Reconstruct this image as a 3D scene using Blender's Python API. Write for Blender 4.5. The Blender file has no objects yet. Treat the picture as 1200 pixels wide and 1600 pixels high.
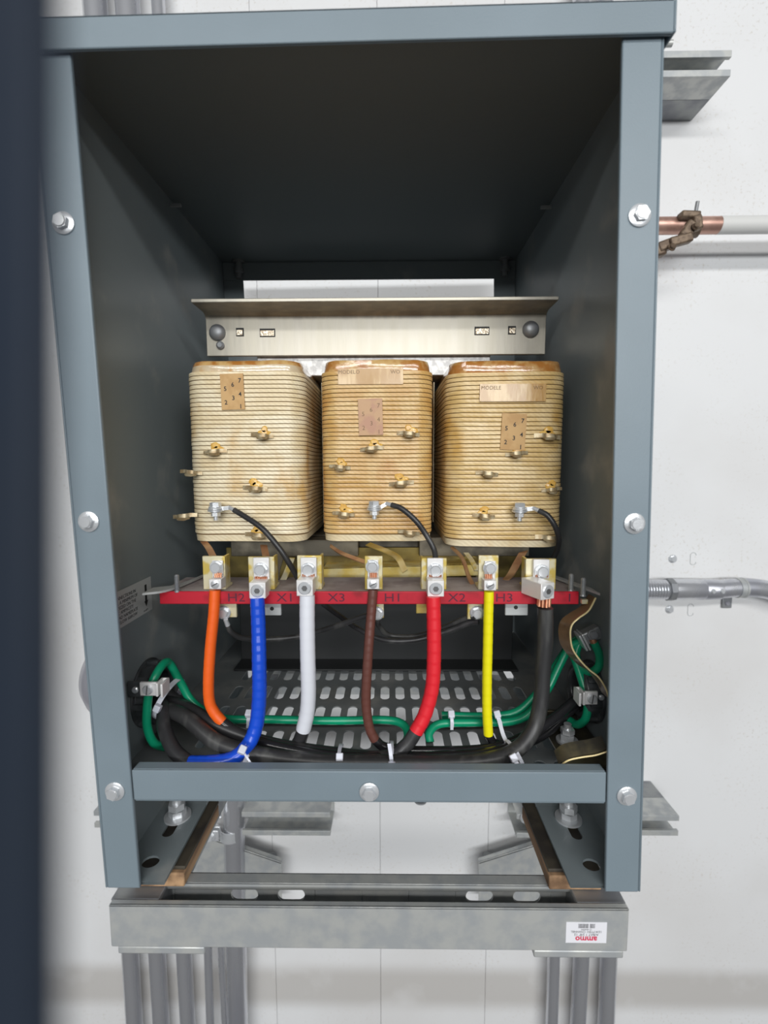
import bpy, bmesh, math, random
from math import pi, sin, cos, radians
from mathutils import Matrix, Vector, noise
random.seed(7)
SC = bpy.context.scene
COL = SC.collection

# ------------------------------------------------------------------ camera
F_PX = 747.1
CAM = Vector((.0263, -.4155, .3989))
def cam_axes(p=.098, yw=.012, r=.0029):
    cx, sx, cy, sy, cr, sr = cos(p), sin(p), cos(yw), sin(yw), cos(r), sin(r)
    Rx = Matrix(((1,0,0),(0,cx,sx),(0,-sx,cx)))
    Rz = Matrix(((cy,-sy,0),(sy,cy,0),(0,0,1)))
    Rr = Matrix(((cr,0,sr),(0,1,0),(-sr,0,cr)))
    return Rz @ Rx @ Rr
M = cam_axes()
def at(u, v, y=None, x=None, z=None):
    """point of the room seen at pixel u, v on the plane y (or x, or z)"""
    d = M @ Vector(((u-600)/F_PX, 1, -(v-800)/F_PX))
    t = (y-CAM.y)/d.y if y is not None else ((x-CAM.x)/d.x if x is not None else (z-CAM.z)/d.z)
    return CAM + t*d
cd = bpy.data.cameras.new('camera'); co = bpy.data.objects.new('camera', cd); COL.objects.link(co)
r_, f_, u_ = M.col[0], M.col[1], M.col[2]
co.matrix_world = Matrix(((r_.x,u_.x,-f_.x,CAM.x),(r_.y,u_.y,-f_.y,CAM.y),(r_.z,u_.z,-f_.z,CAM.z),(0,0,0,1)))
cd.sensor_fit = 'HORIZONTAL'; cd.sensor_width = 36; cd.lens = F_PX/1200*36
cd.clip_start = .005; cd.clip_end = 50
cd.dof.use_dof = True; cd.dof.focus_distance = .58
APERTURE = .0036
cd.dof.aperture_fstop = (cd.lens/1000)/APERTURE
SC.camera = co

# ------------------------------------------------------------------ materials
def mat(name, col, rough=.5, metal=0., bump=0., bscale=200., col2=None, nscale=20., lo=.4, hi=.6, coat=0., detail=4., stretch=None, spec=.5, noise_rough=0., sss=0.):
    m = bpy.data.materials.new(name); m.use_nodes = True
    nt = m.node_tree; b = nt.nodes['Principled BSDF']; L = nt.links
    b.inputs['Base Color'].default_value = (*col, 1); b.inputs['Roughness'].default_value = rough
    b.inputs['Metallic'].default_value = metal; b.inputs['Coat Weight'].default_value = coat
    b.inputs['Coat Roughness'].default_value = .15
    b.inputs['Specular IOR Level'].default_value = spec
    if sss: b.inputs['Subsurface Weight'].default_value = sss; b.inputs['Subsurface Radius'].default_value = (.004,.004,.004)
    tc = nt.nodes.new('ShaderNodeTexCoord'); src = tc.outputs['Object']
    if stretch:
        mp = nt.nodes.new('ShaderNodeMapping'); mp.inputs['Scale'].default_value = stretch
        L.new(src, mp.inputs['Vector']); src = mp.outputs['Vector']
    if col2 is not None:
        n = nt.nodes.new('ShaderNodeTexNoise'); n.inputs['Scale'].default_value = nscale; n.inputs['Detail'].default_value = detail
        L.new(src, n.inputs['Vector'])
        mr = nt.nodes.new('ShaderNodeMapRange'); mr.inputs['From Min'].default_value = lo; mr.inputs['From Max'].default_value = hi
        mr.interpolation_type = 'SMOOTHSTEP'
        L.new(n.outputs['Fac'], mr.inputs['Value'])
        mx = nt.nodes.new('ShaderNodeMix'); mx.data_type = 'RGBA'
        mx.inputs['A'].default_value = (*col, 1); mx.inputs['B'].default_value = (*col2, 1)
        L.new(mr.outputs['Result'], mx.inputs['Factor']); L.new(mx.outputs['Result'], b.inputs['Base Color'])
        if noise_rough:
            ma = nt.nodes.new('ShaderNodeMath'); ma.operation = 'MULTIPLY_ADD'; ma.inputs[1].default_value = noise_rough; ma.inputs[2].default_value = rough
            L.new(mr.outputs['Result'], ma.inputs[0]); L.new(ma.outputs[0], b.inputs['Roughness'])
    if bump:
        n2 = nt.nodes.new('ShaderNodeTexNoise'); n2.inputs['Scale'].default_value = bscale; n2.inputs['Detail'].default_value = 3
        L.new(src, n2.inputs['Vector'])
        bp = nt.nodes.new('ShaderNodeBump'); bp.inputs['Strength'].default_value = bump; bp.inputs['Distance'].default_value = .001
        L.new(n2.outputs['Fac'], bp.inputs['Height']); L.new(bp.outputs['Normal'], b.inputs['Normal'])
    return m

P = {}
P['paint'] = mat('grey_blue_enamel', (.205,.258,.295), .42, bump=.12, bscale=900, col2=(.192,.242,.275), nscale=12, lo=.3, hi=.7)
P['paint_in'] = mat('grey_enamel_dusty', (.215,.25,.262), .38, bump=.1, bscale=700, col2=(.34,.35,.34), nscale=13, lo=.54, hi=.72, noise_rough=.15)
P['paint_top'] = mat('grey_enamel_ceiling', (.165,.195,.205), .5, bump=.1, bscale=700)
P['perf'] = mat('dusty_dark_sheet', (.16,.175,.18), .5, col2=(.28,.285,.27), nscale=18, lo=.42, hi=.75, bump=.1)
P['galv'] = mat('galvanised_steel', (.56,.57,.55), .42, .4, bump=.08, bscale=300, col2=(.43,.45,.46), nscale=45, lo=.35, hi=.65, noise_rough=.12)
P['galv_dk'] = mat('weathered_galvanised_steel', (.32,.33,.33), .38, .5, col2=(.24,.25,.27), nscale=28, lo=.35, hi=.65, noise_rough=.15)
P['conduit'] = mat('conduit_steel', (.66,.67,.70), .24, .75, col2=(.50,.51,.56), nscale=18, lo=.4, hi=.7, stretch=(1,1,.15), noise_rough=.12)
P['zinc'] = mat('bright_zinc', (.74,.76,.78), .28, .55, bump=.1, bscale=900)
P['bracket'] = mat('rolled_steel', (.40,.375,.32), .42, .6, bump=.12, bscale=160, col2=(.52,.49,.41), nscale=60, lo=.35, hi=.7, stretch=(1,1,.12), noise_rough=.1)
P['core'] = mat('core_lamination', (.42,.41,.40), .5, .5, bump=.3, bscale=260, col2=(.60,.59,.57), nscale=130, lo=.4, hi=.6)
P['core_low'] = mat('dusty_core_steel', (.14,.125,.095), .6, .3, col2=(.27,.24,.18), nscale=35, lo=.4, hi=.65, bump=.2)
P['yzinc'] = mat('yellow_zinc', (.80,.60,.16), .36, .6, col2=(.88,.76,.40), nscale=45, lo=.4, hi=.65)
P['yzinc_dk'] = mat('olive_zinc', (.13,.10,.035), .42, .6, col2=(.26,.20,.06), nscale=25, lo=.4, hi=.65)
P['tplate'] = mat('pale_brass_plating', (.76,.70,.48), .4, .45, col2=(.66,.50,.12), nscale=75, lo=.42, hi=.58)
P['alu'] = mat('tinned_aluminium', (.84,.83,.82), .42, .35, bump=.1, bscale=500)
P['alu_dk'] = mat('socket_dark', (.18,.18,.18), .4, .6)
P['copper'] = mat('copper_strand', (.72,.36,.22), .38, .8, col2=(.55,.25,.15), nscale=150)
P['copper_old'] = mat('varnished_copper', (.48,.25,.13), .35, .5, col2=(.62,.38,.20), nscale=60, coat=.5)
P['black'] = mat('black_insulation', (.028,.028,.03), .36, col2=(.06,.06,.06), nscale=60, lo=.5, hi=.75, stretch=(1,1,.4), bump=.1, bscale=120)
P['black_gl'] = mat('glossy_black_insulation', (.018,.018,.02), .2)
P['blackbig'] = mat('dusty_black_insulation', (.030,.030,.031), .4, col2=(.075,.075,.072), nscale=70, lo=.45, hi=.7, stretch=(1,1,.2))
P['green'] = mat('green_insulation', (.004,.30,.15), .28, col2=(.004,.24,.12), nscale=30)
P['orange'] = mat('orange_tape', (.90,.13,.012), .42)
P['blue'] = mat('blue_tape', (.008,.075,.62), .26)
P['white'] = mat('white_tape', (.76,.78,.84), .45)
P['brown'] = mat('brown_tape', (.135,.050,.038), .38)
P['red'] = mat('red_tape', (.80,.022,.035), .36)
P['yellow'] = mat('yellow_tape', (.90,.82,.005), .42)
P['redpaint'] = mat('red_painted_edge', (.50,.012,.03), .42, col2=(.30,.01,.02), nscale=55, lo=.5, hi=.75)
P['board'] = mat('dusty_insulating_board', (.24,.20,.20), .75, col2=(.36,.32,.31), nscale=30)
P['ink'] = mat('black_ink', (.015,.015,.015), .6)
P['ink_faint'] = mat('faded_marker', (.10,.01,.03), .6)
P['grey_ink'] = mat('grey_print', (.10,.10,.11), .6)
P['red_ink'] = mat('red_print', (.65,.02,.08), .5)
P['paper'] = mat('white_sticker', (.80,.80,.84), .45)
P['label_grey'] = mat('pale_label_film', (.48,.50,.50), .4)
P['plastic'] = mat('black_bushing_plastic', (.035,.04,.042), .32, col2=(.07,.075,.08), nscale=50)
P['hubgrey'] = mat('cast_zinc_hub', (.36,.36,.40), .28, .35)
P['tie'] = mat('translucent_nylon', (.70,.72,.80), .35, sss=.2)
P['wood'] = mat('cut_wood', (.19,.11,.06), .85, col2=(.50,.31,.17), nscale=55, lo=.38, hi=.66, stretch=(1,.12,1), bump=.4, bscale=150)
P['rubber'] = mat('black_rubber', (.03,.025,.02), .7, col2=(.06,.05,.035), nscale=30)
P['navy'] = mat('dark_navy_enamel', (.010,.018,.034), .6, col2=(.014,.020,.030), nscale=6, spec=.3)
P['copper_pipe'] = mat('copper_pipe', (.66,.42,.34), .38, .7, col2=(.50,.30,.24), nscale=30)
P['pipe_paint'] = mat('white_painted_pipe', (.68,.68,.66), .5, bump=.1)
P['bronze'] = mat('aged_bronze_clamp', (.13,.09,.062), .5, .4, col2=(.22,.16,.11), nscale=120)
P['varnish'] = mat('amber_varnish', (.42,.17,.035), .18, coat=1., col2=(.62,.40,.16), nscale=70, lo=.4, hi=.65, bump=.6, bscale=150)
P['varnish_pale'] = mat('pale_varnished_tape', (.62,.50,.33), .2, coat=1., col2=(.55,.28,.07), nscale=45, lo=.5, hi=.72, bump=.6, bscale=120)
P['groove'] = mat('varnish_in_winding_gap', (.20,.115,.045), .5)
P['drip'] = mat('yellow_resin_drip', (.80,.50,.12), .3, coat=.4, col2=(.72,.40,.08), nscale=200)
P['tap'] = mat('bare_tap_metal', (.50,.42,.27), .4, .4, col2=(.36,.26,.14), nscale=160)
P['kraft'] = mat('kraft_sticker', (.60,.37,.15), .55, col2=(.52,.30,.11), nscale=60)
P['kraft_pink'] = mat('pinkish_sticker', (.50,.27,.17), .5, col2=(.56,.34,.18), nscale=60)
P['amber_label'] = mat('varnished_film_label', (.50,.28,.08), .35, coat=.3, col2=(.68,.46,.20), nscale=120, lo=.45, hi=.65, stretch=(1,1,.2), bump=.4)
P['strap_brown'] = mat('brown_varnished_strap', (.10,.06,.032), .35, coat=.5, col2=(.17,.10,.05), nscale=40)
P['strap_edge'] = mat('bright_strap_edge', (.80,.66,.34), .35, .2)
P['insert'] = mat('crumpled_foil_insert', (.30,.24,.17), .3, .5, col2=(.75,.68,.55), nscale=420, lo=.45, hi=.6, bump=.6, bscale=400)
P['darksteel'] = mat('black_painted_steel', (.022,.024,.025), .5)
P['grease'] = mat('dark_oiled_plate', (.05,.047,.038), .35, .3, col2=(.14,.12,.07), nscale=30)

def coil_mat(name, c1, c2, c3):
    """woven glass tape over copper strip: pale weave, fine twill, resin blotches"""
    m = mat(name, c1, .42, coat=.2)
    nt = m.node_tree; b = nt.nodes['Principled BSDF']; L = nt.links; N = nt.nodes.new
    tc = N('ShaderNodeTexCoord')
    def noi(scale, lo, hi, st=(1,1,1), det=4):
        mp = N('ShaderNodeMapping'); mp.inputs['Scale'].default_value = st; L.new(tc.outputs['Object'], mp.inputs['Vector'])
        n = N('ShaderNodeTexNoise'); n.inputs['Scale'].default_value = scale; n.inputs['Detail'].default_value = det
        L.new(mp.outputs[0], n.inputs['Vector'])
        r = N('ShaderNodeMapRange'); r.inputs['From Min'].default_value = lo; r.inputs['From Max'].default_value = hi; r.interpolation_type = 'SMOOTHSTEP'
        L.new(n.outputs['Fac'], r.inputs['Value']); return r.outputs['Result']
    def mix(a, bb, f):
        x = N('ShaderNodeMix'); x.data_type = 'RGBA'
        for k, s in (('A', a), ('B', bb)):
            if isinstance(s, tuple): x.inputs[k].default_value = (*s, 1)
            else: L.new(s, x.inputs[k])
        L.new(f, x.inputs['Factor']); return x.outputs['Result']
    a = mix(c1, c2, noi(30, .38, .62, (1,1,1.6)))
    a = mix(a, c3, noi(19, .54, .72, (1,1,.7)))
    w = N('ShaderNodeTexWave'); w.wave_type = 'BANDS'; w.bands_direction = 'DIAGONAL'
    mp = N('ShaderNodeMapping'); mp.inputs['Scale'].default_value = (1,1,1.5); L.new(tc.outputs['Object'], mp.inputs['Vector'])
    L.new(mp.outputs[0], w.inputs['Vector'])
    w.inputs['Scale'].default_value = 95; w.inputs['Distortion'].default_value = 2.5; w.inputs['Detail'].default_value = 2
    mu = N('ShaderNodeMath'); mu.operation = 'MULTIPLY'; mu.inputs[1].default_value = .22; L.new(w.outputs['Fac'], mu.inputs[0])
    a = mix(a, tuple(k*.62 for k in c2), mu.outputs[0])
    L.new(a, b.inputs['Base Color'])
    bp = N('ShaderNodeBump'); bp.inputs['Strength'].default_value = .18; bp.inputs['Distance'].default_value = .0005
    L.new(w.outputs['Fac'], bp.inputs['Height']); L.new(bp.outputs['Normal'], b.inputs['Normal'])
    return m
P['coil_pale'] = coil_mat('cream_glass_tape', (.88,.77,.54), (.78,.63,.38), (.68,.43,.15))
P['coil_tan'] = coil_mat('amber_glass_tape', (.74,.51,.22), (.64,.38,.12), (.56,.27,.06))
P['coil_mid'] = coil_mat('honey_glass_tape', (.82,.62,.32), (.70,.48,.19), (.62,.36,.09))

# ------------------------------------------------------------------ mesh builder
class MB:
    def __init__(s): s.v = []; s.f = []; s.m = []
    def add(s, vs, fs, m=0):
        o = len(s.v); s.v += [Vector(p) for p in vs]; s.f += [[i+o for i in f] for f in fs]
        s.m += [m]*len(fs); return s
    def box(s, x0, x1, y0, y1, z0, z1, m=0, T=None):
        vs = [Vector(p) for p in ((x0,y0,z0),(x1,y0,z0),(x1,y1,z0),(x0,y1,z0),(x0,y0,z1),(x1,y0,z1),(x1,y1,z1),(x0,y1,z1))]
        if T: vs = [T @ p for p in vs]
        return s.add(vs, [(0,3,2,1),(4,5,6,7),(0,1,5,4),(1,2,6,5),(2,3,7,6),(3,0,4,7)], m)
    def prism(s, poly, h0, h1, T=None, m=0):
        """polygon in local XY extruded in local Z"""
        n = len(poly); vs = [Vector((p[0],p[1],h0)) for p in poly]+[Vector((p[0],p[1],h1)) for p in poly]
        if T: vs = [T @ p for p in vs]
        fs = [tuple(range(n-1,-1,-1)), tuple(range(n,2*n))]+[(i,(i+1)%n,n+(i+1)%n,n+i) for i in range(n)]
        return s.add(vs, fs, m)
    def lathe(s, prof, T, n=28, m=0, caps=True):
        """profile (radius, height) about local Z"""
        vs = [T @ Vector((r*cos(2*pi*k/n), r*sin(2*pi*k/n), h)) for r, h in prof for k in range(n)]
        fs = [(i*n+k, i*n+(k+1)%n, (i+1)*n+(k+1)%n, (i+1)*n+k) for i in range(len(prof)-1) for k in range(n)]
        if caps:
            fs.append(tuple(range(n-1,-1,-1))); q = (len(prof)-1)*n; fs.append(tuple(range(q, q+n)))
        return s.add(vs, fs, m)
    def cyl(s, p0, p1, r, n=20, m=0, r1=None):
        p0, p1 = Vector(p0), Vector(p1); T = frame(p0, p1-p0)
        return s.lathe([(r,0),(r if r1 is None else r1,(p1-p0).length)], T, n, m)
    def tube(s, pts, r, n=14, m=0, flat=None):
        pts = [Vector(p) for p in pts]; N = len(pts); rr = r if isinstance(r, (list,tuple)) else [r]*N
        tang = [(pts[min(i+1,N-1)]-pts[max(i-1,0)]).normalized() for i in range(N)]
        up = Vector((0,0,1)) if abs(tang[0].z) < .9 else Vector((1,0,0))
        a = (up - tang[0]*up.dot(tang[0])).normalized(); vs = []
        for i in range(N):
            a = (a - tang[i]*a.dot(tang[i])).normalized(); b = tang[i].cross(a)
            for k in range(n):
                t = 2*pi*k/n; vs.append(pts[i] + (a*cos(t) + b*sin(t))*rr[i])
        fs = [(i*n+k, i*n+(k+1)%n, (i+1)*n+(k+1)%n, (i+1)*n+k) for i in range(N-1) for k in range(n)]
        fs += [tuple(range(n-1,-1,-1)), tuple(range((N-1)*n, N*n))]
        return s.add(vs, fs, m)
    def ribbon(s, pts, wvec, th, m=0, me=None):
        """strip along pts, width vector(s) wvec, thickness th; me: material of the two long edges"""
        pts = [Vector(p) for p in pts]; N = len(pts); vs = []
        W = wvec if isinstance(wvec, list) else [Vector(wvec)]*N
        for i in range(N):
            t = (pts[min(i+1,N-1)]-pts[max(i-1,0)]).normalized(); w = Vector(W[i])
            nn = t.cross(w).normalized()*th/2
            vs += [pts[i]-w/2-nn, pts[i]+w/2-nn, pts[i]+w/2+nn, pts[i]-w/2+nn]
        for i in range(N-1):
            for k in range(4):
                q = (i*4+k, i*4+(k+1)%4, (i+1)*4+(k+1)%4, (i+1)*4+k)
                s.add([], [], 0)
                s.f.append([x+len(s.v) for x in q]); s.m.append(me if (me is not None and k in (1,3)) else m)
        o = len(s.v); s.v += vs
        # faces were indexed from o already
        s.f.append([o+3,o+2,o+1,o]); s.m.append(m); q = o+(N-1)*4; s.f.append([q,q+1,q+2,q+3]); s.m.append(m)
        return s
    def text(s, body, size, T, m=0, ext=.0001, bold=0.):
        cu = bpy.data.curves.new('t', 'FONT'); cu.body = body; cu.size = size; cu.align_x = 'CENTER'; cu.align_y = 'CENTER'
        cu.extrude = ext; cu.offset = bold; cu.resolution_u = 2
        o = bpy.data.objects.new('t', cu); COL.objects.link(o)
        dg = bpy.context.evaluated_depsgraph_get(); me = o.evaluated_get(dg).to_mesh()
        s.add([T @ v.co for v in me.vertices], [tuple(p.vertices) for p in me.polygons], m)
        o.evaluated_get(dg).to_mesh_clear(); bpy.data.objects.remove(o); bpy.data.curves.remove(cu)
        return s
    def build(s, name, mats, parent=None, angle=35, bevel=0., seg=2, shear=None, origin=None):
        me = bpy.data.meshes.new(name)
        vs = s.v
        if shear: vs = [shear(p) for p in vs]
        if origin is None and parent is None:
            n = len(vs); origin = Vector((sum(p.x for p in vs)/n, sum(p.y for p in vs)/n, min(p.z for p in vs)))
        if parent is not None: origin = root_loc(parent)
        vs = [p-origin for p in vs]
        me.from_pydata([tuple(p) for p in vs], [], s.f); me.validate()
        if not isinstance(mats, (list,tuple)): mats = [mats]
        for k in mats: me.materials.append(P[k] if isinstance(k, str) else k)
        if len(me.polygons) == len(s.m):
            for p, k in zip(me.polygons, s.m): p.material_index = k
        bm = bmesh.new(); bm.from_mesh(me); bmesh.ops.recalc_face_normals(bm, faces=bm.faces); bm.to_mesh(me); bm.free()
        for p in me.polygons: p.use_smooth = True
        me.set_sharp_from_angle(angle=radians(angle))
        o = bpy.data.objects.new(name, me); COL.objects.link(o)
        if parent is not None: o.parent = parent
        else: o.location = origin
        if bevel:
            md = o.modifiers.new('b', 'BEVEL'); md.width = bevel; md.segments = seg; md.limit_method = 'ANGLE'; md.angle_limit = radians(40); md.harden_normals = False
        return o
def root_loc(o):
    v = Vector((0,0,0))
    while o is not None: v += o.location; o = o.parent
    return v
def frame(p, d, up=None):
    """matrix whose local Z runs along d"""
    z = Vector(d).normalized(); a = Vector(up) if up is not None else (Vector((0,0,1)) if abs(z.z) < .9 else Vector((0,1,0)))
    y = (a - z*a.dot(z)).normalized(); x = y.cross(z)
    return Matrix(((x.x,y.x,z.x,p[0]),(x.y,y.y,z.y,p[1]),(x.z,y.z,z.z,p[2]),(0,0,0,1)))
FRONT = Matrix(((1,0,0,0),(0,0,-1,0),(0,1,0,0),(0,0,0,1)))      # local XY -> world XZ, local Z -> -Y
def front_at(p, rot=0.): return Matrix.Translation(p) @ FRONT @ Matrix.Rotation(rot, 4, 'Z')
def empty(name, loc=(0,0,0)):
    o = bpy.data.objects.new(name, None); COL.objects.link(o); o.location = loc; o.empty_display_size = .02; return o
def tag(o, label, cat, group=None):
    o['label'] = label; o['category'] = cat
    if group: o['group'] = group
    return o
def struct(o): o['kind'] = 'structure'; return o
def crv(pts, n=8):
    """Catmull-Rom through pts"""
    p = [Vector(q) for q in pts]; p = [p[0]*2-p[1]]+p+[p[-1]*2-p[-2]]; out = []
    for i in range(1, len(p)-2):
        a, b, c, d = p[i-1:i+3]
        for k in range(n):
            t = k/n
            out.append(.5*((2*b)+(c-a)*t+(2*a-5*b+4*c-d)*t*t+(3*b-a-3*c+d)*t**3))
    out.append(p[-2]); return out
def lean(p): return Vector((p.x-.0236*(p.z-.35), p.y, p.z))
def hexpoly(r, rot=0.): return [(r*cos(pi/3*k+rot), r*sin(pi/3*k+rot)) for k in range(6)]
def hexbolt(mb, p, d, r, m=0, washer=1.5, h=.75, rot=.3, shank=0.):
    T = frame(Vector(p), d) @ Matrix.Rotation(rot, 4, 'Z')
    if washer: mb.lathe([(r*washer,0),(r*washer,r*.18),(r*1.15,r*.34)], T, 26, m)
    z0 = r*.2 if washer else 0
    mb.prism(hexpoly(r), z0, z0+r*h, T, m); mb.lathe([(r*.84,z0+r*h),(r*.74,z0+r*h+r*.12)], T, 24, m)
    if shank: mb.lathe([(r*.55,-shank),(r*.55,0)], T, 16, m)
    return mb

# ------------------------------------------------------------------ wall (setting)
WY = .55
def wall_material():
    m = mat('painted_wall_panel', (.78,.785,.79), .55, bump=.06, bscale=90)
    nt = m.node_tree; b = nt.nodes['Principled BSDF']; L = nt.links; N = nt.nodes.new
    tc = N('ShaderNodeTexCoord')
    def noi(scale, lo, hi, det=5, st=(1,1,1)):
        mp = N('ShaderNodeMapping'); mp.inputs['Scale'].default_value = st; L.new(tc.outputs['Object'], mp.inputs['Vector'])
        n = N('ShaderNodeTexNoise'); n.inputs['Scale'].default_value = scale; n.inputs['Detail'].default_value = det
        L.new(mp.outputs[0], n.inputs['Vector'])
        r = N('ShaderNodeMapRange'); r.inputs['From Min'].default_value = lo; r.inputs['From Max'].default_value = hi
        L.new(n.outputs['Fac'], r.inputs['Value']); return r.outputs['Result']
    def mul(a, c):
        x = N('ShaderNodeMath'); x.operation = 'MULTIPLY'; L.new(a, x.inputs[0])
        if isinstance(c, float): x.inputs[1].default_value = c
        else: L.new(c, x.inputs[1])
        return x.outputs[0]
    def mix(a, bb, f):
        x = N('ShaderNodeMix'); x.data_type = 'RGBA'
        for k, s in (('A', a), ('B', bb)):
            if isinstance(s, tuple): x.inputs[k].default_value = (*s, 1)
            else: L.new(s, x.inputs[k])
        L.new(f, x.inputs['Factor']); return x.outputs['Result']
    sp = N('ShaderNodeSeparateXYZ'); L.new(tc.outputs['Object'], sp.inputs[0])
    def band(c, w, soft):   # 1 inside a soft-edged horizontal band
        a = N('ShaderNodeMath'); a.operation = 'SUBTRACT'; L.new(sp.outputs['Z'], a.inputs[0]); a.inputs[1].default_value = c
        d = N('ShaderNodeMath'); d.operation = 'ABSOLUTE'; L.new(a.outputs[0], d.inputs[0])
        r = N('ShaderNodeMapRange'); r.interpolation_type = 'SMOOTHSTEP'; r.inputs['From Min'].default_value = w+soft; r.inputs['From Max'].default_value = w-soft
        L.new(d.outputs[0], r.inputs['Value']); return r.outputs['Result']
    a = mix((.78,.785,.79), (.72,.715,.71), noi(3, .4, .65))
    a = mix(a, (.66,.64,.61), mul(noi(160, .58, .72, 2), noi(7, .42, .6)))
    # darker grey-brown stripe low on the wall, varied by noise
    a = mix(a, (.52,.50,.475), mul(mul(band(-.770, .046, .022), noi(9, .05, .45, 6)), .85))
    L.new(a, b.inputs['Base Color'])
    return m
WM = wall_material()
w = MB()
seams = [at(425,1300,WY).x, at(594,1300,WY).x, at(763,1300,WY).x]
xs = [-2.2]+seams+[2.2]; G = .0004
for i in range(len(xs)-1):
    w.box(xs[i]+(G if i else 0), xs[i+1]-(G if i < len(xs)-2 else 0), WY, WY+.015, -1.3, 1.9)
w.box(-2.2, 2.2, WY+.012, WY+.03, -1.3, 1.9)
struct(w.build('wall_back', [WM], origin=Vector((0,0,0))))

# ------------------------------------------------------------------ enclosure
HW = .25; D = .445; FI = .2195
enc = empty('transformer_enclosure', (0,0,0))
tag(enc, 'open grey-blue sheet steel enclosure with its front off, standing on a strut frame', 'enclosure')
T_ = .002
def E(mb, name, m='paint', **k): return mb.build(name, m, enc, shear=lean, **k)
# side panels: sheet, front flange with return lip
for s, nm in ((-1,'side_panel'), (1,'side_panel')):
    a, b = sorted((s*HW, s*(HW-T_)))
    mb = MB().box(a, b, .002, D, 0, .745)
    E(mb, nm, 'paint_in', bevel=.0005)
    a, b = sorted((s*(HW+.0005), s*FI))
    fl = MB().box(a, b, -.002, .002, 0.0, .7385)
    a3, b3 = sorted((s*(HW+.0005), s*(HW+.0025)))
    fl.box(a3, b3, -.002, .03, 0.0, .7385)
    E(fl, 'front_flange', 'paint', bevel=.0012)
# top cover: pan with folded front and side lips
c0 = MB()
c0.box(-.2585, .2565, -.0075, -.0055, .7385, .7625); c0.box(-.2585, .2565, -.0075, D+.006, .7600, .7625)
c0.box(-.2605, -.2585, -.0075, D+.006, .7390, .7625); c0.box(.2565, .2585, -.0075, D+.006, .7390, .7625)
c0.box(-.2565, .2565, -.0055, -.0035, .7385, .7600)
c0.build('top_cover', 'paint', enc, bevel=.0012, shear=lambda p: lean(Vector((p.x, p.y, p.z-.0125+(p.x+.225)*.0128))))
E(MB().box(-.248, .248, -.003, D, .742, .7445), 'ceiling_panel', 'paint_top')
# bottom rail
br = MB().box(-FI+.001, FI-.001, -.0015, .0005, .089, .1185); br.box(-FI+.001, FI-.001, .0005, .014, .0865, .089); br.box(-FI+.001, FI-.001, .0005, .012, .1165, .1185)
E(br, 'bottom_rail', 'paint', bevel=.001)
# back frame and panel
bf = MB()
bf.box(-.248, .248, D-.014, D-.012, .7125, .742); bf.box(-.248,-.214, D-.014, D-.012, .66, .7125); bf.box(.212,.248, D-.014, D-.012, .66, .7125)
bf.box(-.248, .248, D-.012, D-.010, .095, .663)
E(bf, 'back_panel', 'paint_in', bevel=.0006)
# perforated floor
def perforated():
    mb = MB(); zf = .095; th = .0016; px, py = .02, .0549; x0c = -.0035; y0c = .0894
    cols = range(-10, 10); rows = range(-1, 7); sw, sl = .0059, .0185
    X = lambda k: .0135 + k*px
    xa, xb = X(-10)-px/2, X(9)+px/2; ya, yb = y0c-py*1.5, y0c+py*6.5
    for zz, flip in ((zf,False),(zf-th,True)):
        for r in rows:
            for c in cols:
                cx, cy = X(c), y0c+r*py
                rim = []; out = []
                K = 6
                for q in range(4):
                    for k in range(K+1):
                        t = pi/2*q + pi/2*k/K
                        ox, oy = cos(t), sin(t)
                        sx = cx + sw*ox; sy = cy + (sl-sw)*(1 if q in (0,1) else -1) + sw*oy
                        rim.append((sx, sy, zz))
                        m_ = max(abs(ox), abs(oy)); out.append((cx+ox/m_*px/2, cy+oy/m_*py/2, zz))
                n = len(rim)
                mb.add(rim+out, [((i,(i+1)%n,n+(i+1)%n,n+i)) for i in range(n)])
                if not flip:
                    lo = [(x_,y_,z_-th) for x_,y_,z_ in rim]
                    mb.add(rim+lo, [((i,(i+1)%n,n+(i+1)%n,n+i)) for i in range(n)])
    z1, z0 = zf, zf-th
    mb.box(-.2475, xa, .002, D-.012, z0, z1); mb.box(xb, .2475, .002, D-.012, z0, z1)
    mb.box(xa, xb, yb, D-.0125, z0, z1) if yb < D-.0125 else None
    return mb
pf = perforated()
keep = pf.build('floor_panel', 'perf', enc, shear=lean, angle=40)
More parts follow.
